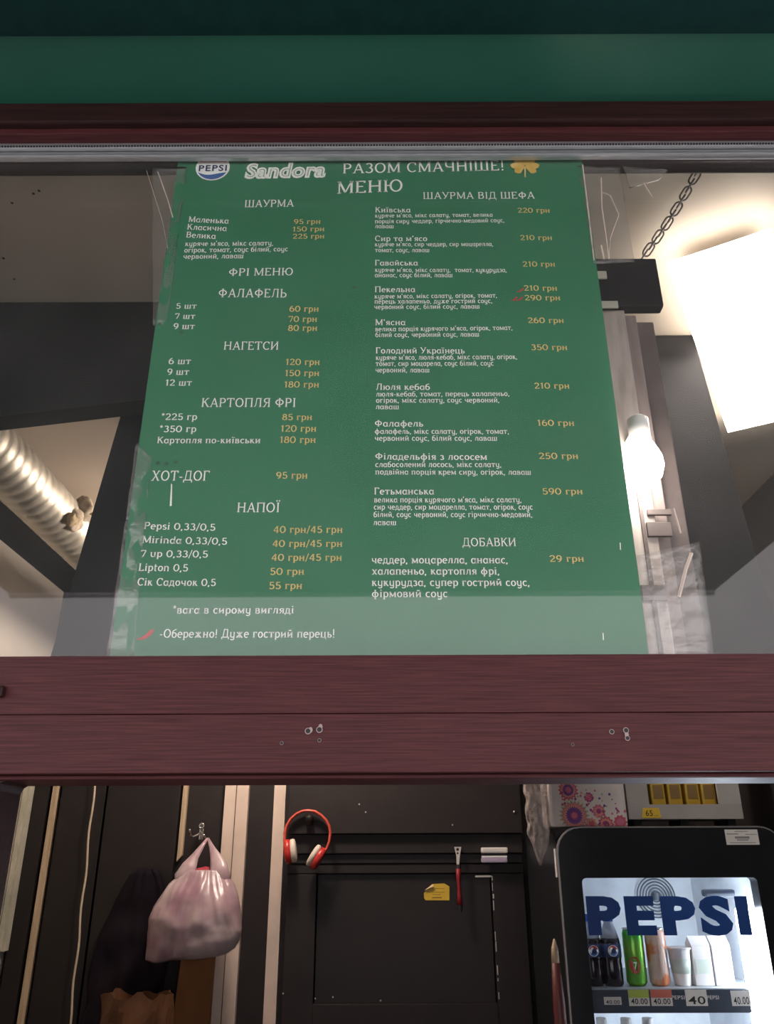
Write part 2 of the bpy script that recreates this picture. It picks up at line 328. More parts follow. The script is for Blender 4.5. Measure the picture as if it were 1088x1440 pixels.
def text_mesh(name, text, o, ex, ez, capm, m, parent, serif=True, weight=0.0, track=0.03, skew=0.0, fat=1.0):
    # o: baseline start; ex: vector to the baseline end; ez: unit up; capm: cap height in metres
    x = 0; parts = []
    for ch in text:
        v, f, a = stroke_glyph(ch, fat) if serif else glyph(ch, False, weight); parts.append((x, v, f)); x += a + track
    pts = [(px + a, b) for px, v, f in parts for a, b in v]
    lo = min(p[0] for p in pts); hi = max(p[0] for p in pts)
    ux = Vector(ex) / (hi - lo); uz = Vector(ez) * (capm / (1.0 if serif else CAPH))
    verts, faces = [], []
    for px, v, f in parts:
        k = len(verts)
        verts += [Vector(o) + ux * (px + a - lo) + uz * b + ux.normalized() * (skew * b * uz.length) for a, b in v]
        faces += [tuple(k + i for i in q) for q in f]
    bm = B(); vs = [bm.verts.new(p) for p in verts]
    for q in faces:
        try: bm.faces.new([vs[i] for i in q])
        except ValueError: pass
    return make(name, bm, m, parent)
def text_px(name, text, x0, y0, x1, y1, cap, m, parent, Y, **k):
    a, b, c = P(x0, y0, Y), P(x1, y1, Y), P(x0, y0 - cap, Y)
    return text_mesh(name, text, a, b - a, Vector((0, 0, 1)), (c - a).z, m, parent, **k)

# ================================================================== STRUCTURE
D = 0.87                       # distance of the window plane
CEIL = CAM.z + 1.05
XL, XR, YB = -1.36, 1.15, 3.22
zt, zb = P(544, 206, D).z, P(544, 921, 0.83).z
# outside ground and kiosk floor
struct(bx('ground', mat('grey_pavement', (0.22, 0.21, 0.20), (0.30, 0.29, 0.28), rough=0.9, scale=3), None, -6, 6, -7, 0.84, -0.2, -0.02), 'grey pavement in front of the kiosk', 'ground')
struct(bx('floor', mat('dark_kiosk_floor', (0.08, 0.07, 0.065), rough=0.7), None, XL - .05, XR + .05, 0.84, YB + .05, -0.1, 0.0))
ceiling = struct(bx('ceiling', beige, None, XL - .05, XR + .05, 0.84, YB + .05, CEIL, CEIL + .06))
struct(bx('wall_left', beige_wall, None, XL - .05, XL, 0.93, YB + .05, 0, CEIL))
struct(bx('wall_right', black_brown, None, XR, XR + .05, 0.93, YB + .05, 0, CEIL))
wall_back = struct(bx('wall_back', black_brown, None, XL, XR, YB, YB + .05, 0, CEIL))
struct(bx('wall_front', wood_dark, None, XL - .05, XR + .05, 0.84, 0.93, 0, 1.08))
for sx, (a, b) in (('west', (XL - .05, -0.9)), ('east', (0.9, XR + .05))):
    struct(bx('wall_front_' + sx, wood_dark, None, a, b, 0.84, 0.93, 1.08, CEIL))
# nail marks in the ceiling board, seen at the upper left
for px, py in ((47, 272), (55, 268), (17, 285), (5, 363), (20, 392)):
    p = PZ(px, py, CEIL); bm = B(); lathe(bm, [(0.0018, -0.001), (0.0026, 0)], p.x, p.y, CEIL - 0.0005, n=8); make('nail_hole', bm, black_panel, ceiling)

# upper window: frame, rail, glass
win = thing('window_1', (0, D, zb), None, None); del win['label'], win['category']
struct(win, 'fixed upper shop window in a dark mahogany frame', 'window')
ztop = P(544, 152, 0.83).z
bm = B(); box(bm, -0.9, 0.9, 0.83, 0.93, zt + 0.006, ztop + .05, bev=0.003); make('top_frame', bm, wood_dark, win)
bm = B(); box(bm, -0.9, 0.9, 0.842, 0.866, zt - 0.004, zt + 0.008, bev=0.002); make('frame_lip', bm, wood, win)
zr = P(544, 227, D).z
bm = B(); box(bm, -0.9, 0.9, 0.858, 0.872, zr + 0.014, zt - 0.002, bev=0.004); make('glazing_rail', bm, alu, win)
bm = B(); box(bm, -0.9, 0.9, 0.861, 0.872, zr + 0.002, zr + 0.012, bev=0.003); make('glazing_bead', bm, alu, win)
bm = B(); box(bm, -0.9, 0.9, 0.864, 0.872, zr + 0.012, zr + 0.0145); make('gasket', bm, gasket, win)
bm = B()
for i in range(-150, 151):
    x = i * 0.0042; box(bm, x - 0.0011, x + 0.0011, 0.8565, 0.8585, zr + 0.0175, zr + 0.0195)
o = make('gasket_studs', bm, gasket, win); o['kind'] = 'stuff'
bm = B(); box(bm, -0.9, 0.9, D, D + 0.004, zb - 0.02, zt + 0.01); make('glass_pane', bm, glass_pane_mat, win)

# lower rail between the fixed window and the serving hatch
beam = thing('trim_1', (0, 0.86, P(544, 1104, 0.85).z), None, None); del beam['label'], beam['category']
struct(beam, 'wide mahogany rail between the upper window and the serving hatch', 'rail')
zs = P(544, 1003, 0.83).z; zl = P(544, 1086, 0.83).z; zh = P(544, 1104, 0.92).z
bm = B(); box(bm, -0.9, 0.9, 0.83, 0.93, zs + 0.0003, zb, bev=0.0008); make('board', bm, wood, beam)
bm = B(); box(bm, -0.9, 0.9, 0.83, 0.93, zl, zs - 0.0003, bev=0.0008); make('board', bm, wood, beam)
bm = B(); box(bm, -0.9, 0.9, 0.845, 0.92, zh, zl, bev=0.003); make('sash_rail', bm, wood, beam)
ring_m = mat('chipped_white_foil', (0.36, 0.27, 0.26), rough=0.7)
for px, py, r in ((433, 1028, 5), (449, 1026, 5), (449, 1041, 3.2), (396, 1045, 3.0), (860, 1029, 4), (880, 1027, 4.5), (882, 1038, 4), (805, 1047, 2.8)):
    c = P(px, py, 0.8293); s = 0.9 / FX * r * 0.85
    h = None
    bm = B(); torus(bm, (c.x, 0.8295, c.z), (0, 1, 0), s * 0.8, s * (0.2 if r > 3.5 else 0.12), n=12, k=6); h = make('screw_hole', bm, ring_m, beam)
    bm = B(); disc(bm, (c.x, 0.8287, c.z), s * 0.72, n=10); make('hole', bm, gasket, h)
for px, py in ((436.5, 1026.5), (450.5, 1022), (881, 1033)):
    c = P(px, py, 0.8288); bm = B(); disc(bm, (c.x, 0.8288, c.z), 0.0022, n=7, rz=0.003); make('paint_chip', bm, ring_m, beam)
p = P(0, 972, 0.825); bm = B(); box(bm, p.x - .02, p.x + 0.004, 0.822, 0.831, p.z - 0.006, p.z + 0.006, bev=0.003); make('catch', bm, wood_dark, beam)
bm = B(); box(bm, -0.9, 0.9, 0.93, 1.14, zb - 0.03, zb - 0.004, bev=0.002); make('inner_ledge', bm, wood_dark, beam)
# left stile of the hatch
xm = P(29, 1120, 0.912).x
bm = B(); box(bm, -0.9, xm - 0.028, 0.838, 0.93, 1.08, zh + .002, bev=0.003); st = make('trim_2', bm, wood, None); struct(st, 'mahogany stile left of the serving hatch', 'stile')
bm = B(); r0 = 0.009
pts = [Vector((xm - 0.03, 0.852, 1.08)), Vector((xm, 0.852, 1.08)), Vector((xm, 0.852, zh - r0))]
pts += [Vector((xm + r0 - r0 * math.cos(a), 0.852, zh - r0 + r0 * math.sin(a))) for a in (0.4, 0.8, 1.2, 1.57)]
pts += [Vector((xm - 0.03, 0.852, zh))]
poly_prism(bm, pts, Vector((0, 0.06, 0))); make('sash_stile', bm, wood_dark, st)
struct(bx('trim_3', wood_dark, None, 0.55, 0.9, 0.838, 0.93, 1.08, zh, bev=0.003), 'mahogany stile right of the serving hatch', 'stile')

# green awning box and canvas above
zg = P(544, 152, 0.815).z
bm = B()
yo = 0.72
zo = P(544, 44, yo).z
poly_prism(bm, [Vector((-1.45, 0.835, ztop + 0.012)), Vector((-1.45, yo, zo)), Vector((-1.45, yo, zo + 0.16)), Vector((-1.45, 0.93, zo + 0.22)), Vector((-1.45, 0.93, ztop + 0.012))], Vector((2.7, 0, 0)))
tag(make('awning_box', bm, green_paint, None), 'bright green metal awning box above the shop window', 'awning box')
aw = thing('awning', (0, 0.72, zo + .06), 'dark green canvas awning sloping out above the green box', 'awning')
bm = B(); sheet(bm, lambda u, v: Vector((-1.5 + 2.8 * u, 0.7215 - 2.02 * v, zo - 0.0035 - 0.026 * v - 0.008 * math.sin(math.pi * v))), 8, 10); make('canopy', bm, green_cloth, aw, smooth=True, thick=0.003)
bm = B(); tube(bm, [(-1.5, -1.31, zo - 0.03), (1.3, -1.31, zo - 0.03)], 0.018, n=10); make('front_bar', bm, alu, aw)

# ================================================================== POSTER
YP = D + 0.0075
po = thing('menu_poster', (0, YP, zb), 'large green price list poster with white and gold lettering behind the glass', 'poster')
bl, br = P(154, 923, YP), P(913, 923, YP); tl, tr = P(250.5, 225, YP), P(818.5, 225, YP)
xl0, xr0 = (bl.x + tl.x) / 2, (br.x + tr.x) / 2
zt0 = tl.z + 0.035
def poster_pt(u, v):
    a = bl.lerp(tl, v * (zt0 - bl.z) / (tl.z - bl.z)); b = br.lerp(tr, v * (zt0 - br.z) / (tr.z - br.z))
    q = a.lerp(b, u); q.z = bl.z - 0.004 + (zt0 - bl.z) * v; q.y = YP
    return q
bm = B(); sheet(bm, poster_pt, 2, 2); make('poster_sheet', bm, poster_green, po)
YT = YP - 0.0007
W, G = ink_white, ink_gold
L = [  # text, x0, y0, x1, y1, cap height (px), ink
 ('РАЗОМ СМАЧНІШЕ!', 482, 244, 708, 239.5, 14, W), ('МЕНЮ', 474, 272.5, 566, 269, 17, W),
 ('ШАУРМА', 343.7, 291.5, 413, 290.5, 10, W), ('Маленька', 264.8, 312, 321.5, 314.5, 8, W), ('Класична', 263, 322.8, 318.6, 325, 8, W), ('Велика', 261.6, 333.8, 303.2, 336, 8, W),
 ('95 грн', 413, 315, 450.3, 314.6, 7, G), ('150 грн', 411.5, 325.5, 455.8, 325, 7, G), ('225 грн', 411.5, 335.6, 455.8, 335.2, 7, G),
 ("куряче м'ясо, мікс салату,", 260.2, 346, 383.9, 345, 7, W), ('огірок, томат, соус білий, соус', 258.8, 355, 404.5, 353.3, 7, W), ('червоний, лаваш', 257.5, 364, 342, 363, 7, W),
 ('ФРІ МЕНЮ', 321.7, 388, 411.5, 387, 10.5, W), ('ФАЛАФЕЛЬ', 307, 418, 402.5, 418.3, 12, W),
 ('5 шт', 247.3, 434, 276, 434, 8, W), ('7 шт', 245.6, 448.3, 274, 448.3, 8, W), ('9 шт', 243.5, 462.7, 273.5, 462.7, 8.5, W),
 ('60 грн', 406.6, 438.2, 447.8, 438.2, 8.5, G), ('70 грн', 405.5, 452.6, 445.4, 452.6, 8.5, G), ('80 грн', 404.8, 465.2, 445.7, 465.2, 8.5, G),
 ('НАГЕТСИ', 314.4, 491.8, 391, 491.8, 11.5, W),
 ('6 шт', 236.5, 512, 268, 512, 9, W), ('9 шт', 234.7, 527, 265.5, 527, 9, W), ('12 шт', 232.3, 542.3, 269.3, 542.3, 9, W),
 ('120 грн', 401.7, 513.2, 449.2, 513.2, 9, G), ('150 грн', 400.7, 528.8, 448.5, 528.8, 9, G), ('180 грн', 399.6, 544.8, 448.2, 544.8, 9, G),
 ('КАРТОПЛЯ ФРІ', 283, 572.3, 415, 572.3, 12.5, W),
 ('*225 гр', 226.4, 590.5, 276.7, 590.5, 9.5, W), ('*350 гр', 223.9, 607.6, 275.6, 607.6, 9.5, W), ('Картопля по-київськи', 220.8, 623.3, 365.7, 623.3, 9, W),
 ('85 грн', 396.5, 590.7, 438.4, 590.7, 9, G), ('120 грн', 394.7, 607, 444.3, 607, 9.5, G), ('180 грн', 393.3, 622.8, 443.6, 622.8, 9.5, G),
 ('ХОТ-ДОГ', 212.4, 675.9, 293.8, 675.9, 14, W), ('95 грн', 388, 673, 432, 673, 9.8, G), ('НАПОЇ', 333.2, 720.3, 393.3, 720.3, 13.5, W),
 ('Pepsi 0,33/0,5', 202.3, 744, 302.5, 746.3, 10, W), ('Mirinda 0,33/0,5', 199.8, 763.5, 319, 766, 10, W), ('7 up 0,33/0,5', 197.4, 783, 292, 784, 10, W),
 ('Lipton 0,5', 194.6, 802.7, 264, 803.5, 10.5, W), ('Сік Садочок 0,5', 192.8, 823.3, 303.2, 824, 10.5, W),
 ('40 грн/45 грн', 384.2, 749.3, 481.3, 749.3, 10, G), ('40 грн/45 грн', 382.8, 769, 481, 769, 10, G), ('40 грн/45 грн', 381.4, 788.5, 480.3, 788.5, 10, G),
 ('50 грн', 379.7, 808.3, 427.2, 808.3, 10.2, G), ('55 грн', 378.3, 828.3, 424.4, 828.3, 10.5, G),
 ('*вага в сирому вигляді', 242.4, 862.8, 412.5, 862.8, 11, W), ('-Обережно! Дуже гострий перець!', 224.3, 896.7, 469.8, 896.7, 12, W),
 ('ШАУРМА ВІД ШЕФА', 595, 279.8, 752.2, 279.2, 9.5, W),
 ('Київська', 527.6, 298.6, 577.2, 298.6, 7.3, W), ('220 грн', 728, 299, 773, 299, 7, G),
 ("куряче м'ясо, мікс салату, томат, велика", 527.2, 306, 692.8, 304.6, 6, W), ('порція сиру чеддер, гірчично-медовий соус,', 527, 314, 709, 312.4, 6, W), ('лаваш', 527, 320.9, 553.4, 320.9, 6, W),
 ("Сир та м'ясо", 527.2, 339, 600.6, 339, 7.5, W), ('210 грн', 731.6, 337.5, 776.3, 337.5, 7.2, G),
 ("куряче м'ясо, сир чеддер, сир моцарелла,", 527, 346.4, 693.2, 346, 6.2, W), ('томат, соус, лаваш', 527, 354.5, 603.7, 354.5, 6.2, W),
 ('Гавайська', 527.2, 373.3, 587.7, 373.3, 7.7, W), ('210 грн', 735, 374.8, 780.5, 374.8, 7.5, G),
 ("куряче м'ясо, мікс салату,  томат, кукурудза,", 527.2, 382.4, 712.4, 382.6, 6.4, W), ('ананас, соус білий, лаваш', 527, 389.8, 636.2, 389.8, 6.4, W),
 ('Пекельна', 527, 410.8, 583.8, 410.8, 8, W), ('210 грн', 736.8, 408.7, 783.3, 408.7, 7.8, G), ('290 грн', 737.9, 422.3, 787.8, 422.3, 7.8, G),
 ("куряче м'ясо, мікс салату, огірок, томат,", 526.5, 419.8, 698.7, 418.3, 6.6, W), ('перець халапеньо, дуже гострий соус,', 526.5, 427, 692, 426, 6.6, W), ('червоний соус, білий соус, лаваш', 526.2, 434.6, 674.3, 433.8, 6.6, W),
 ("М'ясна", 527.6, 457.2, 570.2, 457.2, 8.2, W), ('260 грн', 742.4, 454.2, 792.7, 454.2, 8, G),
 ("велика порція курячого м'яса, огірок, томат,", 527.6, 466, 720.4, 463.9, 6.9, W), ('білий соус, червоний соус, лаваш', 527.6, 474, 673.6, 473.2, 6.9, W),
 ('Голодний Українець', 528.3, 497, 653.3, 497, 8.5, W), ('350 грн', 747, 492.2, 797.6, 492.2, 8.3, G),
 ("куряче м'ясо, люля-кебаб, мікс салату, огірок,", 528.3, 506.2, 727, 504.8, 7.2, W), ('томат, сир моцарела, соус білий, соус', 528, 514.6, 693.9, 514, 7.2, W), ('червоний, лаваш', 528, 523.6, 603.7, 523.6, 7.2, W),
 ('Люля кебаб', 528.6, 548.2, 604.4, 548.2, 8.7, W), ('210 грн', 751.5, 546.4, 800.7, 546.4, 8.5, G),
 ('люля-кебаб, томат, перець халапеньо,', 528.6, 557.6, 716, 556.8, 7.3, W), ('огірок, мікс салату, соус червоний,', 528.6, 566.3, 702, 565.8, 7.3, W), ('лаваш', 528, 575.4, 560.8, 575.4, 7.3, W),
 ('Фалафель', 527, 599.8, 595, 599.8, 9, W), ('160 грн', 756, 598.8, 807.4, 598.8, 8.8, G),
 ('фалафель, мікс салату, огірок, томат,', 527, 610, 715.5, 610, 7.6, W), ('червоний соус, білий соус, лаваш', 527, 619.7, 699, 619.7, 7.6, W),
 ('Філадельфія з лососем', 527.6, 646.3, 684.8, 646.8, 9.4, W), ('250 грн', 757.8, 645.3, 813, 645.3, 9, G),
 ('слабосолений лосось, мікс салату,', 527.6, 656.8, 704.7, 656.8, 7.9, W), ('подвійна порція крем сиру, огірок, лаваш', 527.6, 667.2, 746.6, 667.6, 7.9, W),
 ('Гетьманська', 526.2, 695.3, 610.4, 695.3, 9.6, W), ('590 грн', 763, 695.2, 819.2, 695.2, 9.2, G),
 ("велика порція курячого м'яса, мікс салату,", 526.2, 706.4, 733, 706.4, 8.1, W), ('сир чеддер, сир моцарелла, томат, огірок, соус', 525.5, 716.6, 749, 716.6, 8.1, W),
 ('білий, соус червоний, соус гірчично-медовий,', 525, 727.2, 748.3, 727.2, 8.1, W), ('лаваш', 524.8, 738.5, 557, 738.5, 8.1, W),
 ('ДОБАВКИ', 650.2, 768.2, 725.3, 768.2, 11.8, W), ('29 грн', 773, 790, 821, 790, 9.5, G),
 ('чеддер, моцарелла, ананас,', 522.7, 792.2, 713.8, 792.2, 10.6, W), ('халапеньо, картопля фрі,', 522.7, 808, 702, 808, 10.6, W),
 ('кукурудза, супер гострий соус,', 522.7, 824, 744.5, 824, 10.8, W), ('фірмовий соус', 522.7, 839.8, 629.2, 839.8, 11, W)]
for t, x0, y0, x1, y1, cap, ink in L:
    big = cap >= 9.5 and t.upper() == t and ink is W
    text_px('text_line', t, x0, y0, x1, y1, cap, ink, po, YT, fat=0.92 if big else 1.08, track=0.05)
# drink logo: white disc with blue lower wave and navy wordmark
c = P(299, 235.5, YT); rr = P(323, 235.5, YT).x - c.x
bm = B(); disc(bm, (c.x, YT + 0.0002, c.z), rr); lg = make('round_logo', bm, ink_white, po)
bm = B()
pts = [Vector((c.x + rr * 0.9 * math.cos(a), YT - 0.0003, c.z + rr * 0.93 * math.sin(a))) for a in [math.pi + 0.42 + i * (math.pi - 0.84) / 16 for i in range(17)]]
pts += [Vector((c.x + rr * 0.82 * (1 - 2 * t), YT - 0.0003, c.z - rr * 0.40 - rr * 0.16 * math.sin(math.pi * t) + rr * 0.05 * math.sin(2 * math.pi * t))) for t in [i / 12 for i in range(1, 12)]]
bm.faces.new([bm.verts.new(p) for p in pts]); make('blue_wave', bm, ink_blue, lg)
bm = B()
pts = [Vector((c.x + rr * 0.9 * math.cos(a), YT - 0.0003, c.z + rr * 0.93 * math.sin(a))) for a in [0.45 + i * (math.pi - 0.9) / 16 for i in range(17)]]
bm.faces.new([bm.verts.new(p) for p in pts]); make('red_wave', bm, ink_red, lg)
text_px('wordmark', 'PEPSI', 279, 240.5, 318.5, 240, 8.5, ink_navy, lg, YT - 0.0006, serif=False, weight=0.02, track=0.08)
# juice wordmark: fat white letters with sage inner letters
sw = text_px('wordmark', 'Sandora', 343, 250, 457, 248, 20, ink_white, po, YT, serif=False, weight=0.058, track=0.03, skew=0.12)
text_px('wordmark_fill', 'Sandora', 346.5, 249.4, 455, 247.4, 19, ink_sage, sw, YT - 0.0005, serif=False, weight=-0.018, track=0.03, skew=0.12)
# gold palmate leaf
c = P(738, 235.5, YT); k = P(759, 235.5, YT).x - c.x
leaf = None
for i, (ang, ln) in enumerate(((90, 1.0), (50, 1.0), (130, 1.0), (12, 1.02), (168, 1.02), (-32, 0.85), (-148, 0.85))):
    bm = B(); a = R(ang); d = Vector((math.cos(a), 0, math.sin(a))); n = Vector((-math.sin(a), 0, math.cos(a)))
    pr = ((0.08, 0.02), (0.35, 0.13), (0.65, 0.27), (0.85, 0.21), (1.0, 0.0))
    pts = [Vector((c.x, YT - 0.0001 * i, c.z)) + d * (t * ln * k) + n * (wd * k) for t, wd in pr] + [Vector((c.x, YT - 0.0001 * i, c.z)) + d * (t * ln * k) - n * (wd * k) for t, wd in pr[::-1][1:]]
    bm.faces.new([bm.verts.new(p) for p in pts])
    make('gold_leaflet', bm, mat('gold_leaf_print', (0.62, 0.40, 0.06), (0.78, 0.55, 0.16), rough=0.6, scale=90), po)
bm = B(); poly = [P(736.8, 232, YT), P(739.2, 232, YT), P(739, 249, YT), P(737.5, 249, YT)]; bm.faces.new([bm.verts.new(p) for p in poly]); make('leaf_stalk', bm, ink_gold, po)
# chilli marks
def chilli(px, py, s):
    bm = B(); o = P(px, py, YT); u = (P(px + 1, py, YT) - o).x * s
    pr = [(-1, -0.55), (-0.5, -0.62), (0.1, -0.45), (0.6, -0.05), (0.85, 0.45), (0.75, 0.55), (0.45, 0.5), (0.1, 0.1), (-0.4, -0.3)]
    bm.faces.new([bm.verts.new(o + Vector((a * u, 0, b * u))) for a, b in pr]); make('chilli_print', bm, ink_red, po)
chilli(731, 408, 6); chilli(723, 420, 6); chilli(730.5, 420, 6); chilli(205, 892, 13)
# scuffs and scratches in the print
bm = B(); bm.faces.new([bm.verts.new(P(x, y, YT - .0004)) for x, y in ((240.5, 680), (242, 681), (241.5, 711), (238.5, 712))]); make('scratch', bm, ink_white, po)
for px, py in ((872, 768), (848, 895)):
    bm = B(); bm.faces.new([bm.verts.new(P(px + a, py + b, YT - .0004)) for a, b in ((-1, -5), (0.4, -5), (1, 5), (-0.5, 5))]); make('scratch', bm, ink_white, po)
for px, py in ((234, 652), (222, 651), (247, 650), (255, 467), (498, 404)):
    bm = B(); disc(bm, tuple(P(px, py, YT - .0004)), 0.003, n=7, rz=0.0025); make('stain', bm, mat('dull_stain', (0.035, 0.10, 0.06), rough=0.7), po)

# ================================================================== CLEAR TAPE on the glass
def film_sheet(name, quad, label, seed, Y, amp=0.003, nu=8, nv=24, m=tape_mat):
    a, b, c, d = [P(x, y, Y) for x, y in quad]     # bottom-left, bottom-right, top-right, top-left
    def f(u, v):
        q = a.lerp(b, u).lerp(d.lerp(c, u), v)
        n = noise.noise(Vector((u * 3 + seed, v * 9, seed))) + 0.5 * noise.noise(Vector((u * 8, v * 25 + seed, 3)))
        q.y = Y + 0.004 + amp * n
        q.x += 0.0015 * noise.noise(Vector((v * 30, seed, u)))
        return q
    bm = B(); sheet(bm, f, nu, nv)
    return tag(make(name, bm, m, None, smooth=True, thick=0.0003), label, 'tape')
YG = D + 0.006
film_sheet('clear_tape', ((148, 921), (186, 921), (212, 640), (190, 620)), 'crinkled clear tape along the lower left poster edge', 1, YG - .0028)
film_sheet('clear_tape', ((214, 455), (234, 455), (262, 232), (213, 232)), 'folded clear tape at the upper left poster edge', 4, YG - .0028)
film_sheet('clear_tape', ((836, 368), (893, 366), (872, 232), (812, 230)), 'glossy clear tape at the upper right poster edge', 9, YG - .0028)
film_sheet('clear_tape', ((886, 262), (928, 250), (940, 236), (876, 230)), 'torn scrap of tape on the glass beside the chain', 12, YG, nu=6, nv=8)
film_sheet('clear_tape', ((912, 921), (1006, 921), (985, 760), (896, 780)), 'wide clear tape at the lower right poster corner', 15, YG - .0028)
def crease(pts, r, par):
    bm = B(); tube(bm, [P(x, y, YG + 0.001) for x, y in pts], r, n=6); make('crease', bm, mat('tape_crease', (0.70, 0.58, 0.50), rough=0.3), par)
tp = [o for o in C.objects if o.name.startswith('clear_tape')]
crease([(222, 242), (236, 282), (243, 306)], 0.0008, tp[1]); crease([(206, 240), (228, 310), (236, 350)], 0.0003, tp[1])
crease([(845, 250), (846, 290), (853, 340), (856, 364)], 0.0008, tp[2]); crease([(846, 270), (858, 275), (870, 302), (858, 335), (856, 364)], 0.0006, tp[2])
crease([(819, 232), (826, 290), (835, 366)], 0.0010, tp[2]); crease([(845, 345), (849, 364)], 0.0012, tp[2])
crease([(905, 258), (917, 277)], 0.0007, tp[3])
crease([(972, 778), (964, 800), (954, 840)], 0.0022, tp[4]); crease([(947, 715), (957, 750)], 0.0012, tp[4])

# ================================================================== BEHIND THE UPPER GLASS
# slanted black panel under the ceiling, left
yp = 1.33
bm = B()
q = [P(-330, 640, yp), P(208, 561, yp)]
poly_prism(bm, [Vector((XL + .002, yp, P(-330, 640, yp).z)), Vector((q[1].x + 0.1, yp, q[1].z + 0.012)), Vector((q[1].x + 0.1, yp, CEIL - .001)), Vector((XL + .002, yp, CEIL - .001))], Vector((0, 0.05, 0)))
tag(make('bulkhead_panel', bm, charcoal, None), 'black boxed panel hanging from the ceiling left of the poster', 'panel')
# tapered extractor hood
yh = 1.45
a, b = P(175, 566, yh), P(72, 920, yh); c2, d2 = P(985, 510, yh), P(1045, 720, yh)
def at_z(p, q, z): return p.lerp(q, (z - p.z) / (q.z - p.z)).x
zb2 = CAM.z + 0.262
xs = [at_z(a, b, zb2), at_z(a, b, CEIL - .002), at_z(c2, d2, CEIL - .002), at_z(c2, d2, zb2)]
hd = thing('extractor_hood', ((xs[0] + xs[3]) / 2, yh, zb2), 'large charcoal extractor hood tapering up to the ceiling behind the poster', 'extractor hood')
bm = B(); poly_prism(bm, [Vector((xs[0], yh, zb2)), Vector((xs[1], yh, CEIL - .002)), Vector((xs[2], yh, CEIL - .002)), Vector((xs[3], yh, zb2))], Vector((0, 0.7, 0))); make('hood_body', bm, charcoal, hd)
bm = B(); box(bm, xs[0] - 0.01, xs[3] + 0.01, yh - 0.012, yh + 0.712, zb2 - 0.05, zb2, bev=0.003); make('hood_rim', bm, charcoal, hd)
# dark batten along the left ceiling corner
tag(bx('ceiling_batten', charcoal, None, XL + .001, -1.10, 1.40, YB - .001, CEIL - 0.012, CEIL - .0005), 'black board along the ceiling corner beside the silver duct', 'board')
# spiral duct
dx, dz, dr = -0.935, CAM.z + 0.895, 0.071
du = thing('spiral_duct', (dx, 1.6, dz - dr), 'silver spiral foil air duct running back under the ceiling', 'duct')
bm = B(); n = 28; k = 230; y0, y1 = 1.40, YB - 0.002; prev = None
for i in range(k + 1):
    y = y0 + (y1 - y0) * i / k
    ring = []
    for j in range(n):
        an = 2 * math.pi * j / n
        ph = ((y / 0.042 + j / n) % 1.0)
        rr = dr * (1 - 0.05 * math.exp(-((ph - 0.5) / 0.13) ** 2)) + 0.0012 * noise.noise(Vector((math.cos(an) * 2, y * 12, math.sin(an) * 2)))
        ring.append(bm.verts.new((dx + rr * math.cos(an), y, dz + rr * math.sin(an))))
    if prev:
        for j in range(n): bm.faces.new((prev[j], prev[(j + 1) % n], ring[(j + 1) % n], ring[j]))
    prev = ring
make('duct_tube', bm, duct_metal, du, smooth=True)
def lump(name, c, rad, m, parent, seed, sq=(1, 1, 1)):
    bm = B(); bmesh.ops.create_icosphere(bm, subdivisions=3, radius=1)
    for v in bm.verts:
        s = 1 + 0.35 * noise.noise(v.co * 1.6 + Vector((seed, 0, 0))) + 0.22 * noise.noise(v.co * 4.5 + Vector((0, seed, 0)))
        v.co = Vector(c) + Vector((v.co.x * sq[0], v.co.y * sq[1], v.co.z * sq[2])) * rad * s
    return make(name, bm, m, parent, smooth=True)
f1 = P(82, 672, 2.05)
lump('foam_patch', (dx + dr * 0.72, 2.06, dz - dr * 0.18), 0.036, mat('pale_dried_foam', (0.46, 0.37, 0.26), (0.62, 0.53, 0.41), rough=0.9, scale=40, bump=0.6), du, 2, (0.8, 1.6, 1.0))
lump('foam_core', (dx + dr * 0.93, 2.03, dz - dr * 0.42), 0.018, foam_mat, du, 5, (0.8, 1.4, 1.0))
lump('foam_patch', (dx + dr * 0.95, 2.10, dz + dr * 0.45), 0.027, mat('pale_dried_foam', (0, 0, 0)), du, 8, (0.9, 1.3, 1.3))
bm = B(); tube(bm, [Vector((dx + 0.085, 2.1, dz + 0.02)), Vector((dx + 0.098, 2.3, dz + 0.005)), Vector((dx + 0.10, 2.5, dz - 0.002))], [0.006, 0.008, 0.006], n=8); make('foam_string', bm, foam_mat, du, smooth=True)

# stepped post right of the poster, standing on the window rail
yq = 1.05
zbase = 1.70
def col(px0, px1, py): return P(px0, py, yq).x, P(px1, py, yq).x
pt_ = thing('window_post', (P(940, 915, yq).x, yq, zb - .004), 'scuffed pale stepped post standing inside the window right of the poster', 'post')
ztp = P(872, 436, yq).z
x0, x1 = P(880, 915, yq).x, P(949, 915, yq).x
bm = B(); box(bm, x0 - .06, x1, yq, yq + 0.03, zb - .0035, ztp, bev=0.002); make('pale_face', bm, post_metal, pt_)
bm = B(); box(bm, x1 - 0.022, x1 - 0.017, yq - 0.004, yq + 0.01, zb - .0035, P(920, 690, yq).z); make('groove_rib', bm, post_brown, pt_)
bm = B(); box(bm, x1, P(972, 915, yq).x, yq + 0.012, yq + 0.05, zb - .0035, ztp - .001, bev=0.002); make('middle_step', bm, mat('grey_brown_step', (0.22, 0.17, 0.155), (0.34, 0.27, 0.25), rough=0.45, scale=20, stretch=(2, 2, .4)), pt_)
bm = B(); box(bm, P(972, 915, yq).x, P(1008, 915, yq).x, yq + 0.03, yq + 0.07, zb - .0035, ztp - .001, bev=0.002); make('dark_step', bm, post_brown, pt_)
for py, h in ((835, 22), (746, 20), (722, 8)):
    a = P(908, py, yq - .004); bm = B()
    xx = P(925 if py > 800 else 932, py, yq - .004).x
    box(bm, xx - 0.022, xx + 0.012, yq - 0.006, yq, P(908, py + h / 2, yq).z, P(908, py - h / 2, yq).z, bev=0.001); make('dark_clip', bm, post_brown, pt_)
bk = thing('black_bracket', (P(885, 430, yq).x, yq, ztp), 'black metal bracket on top of the pale post below the chain', 'bracket')
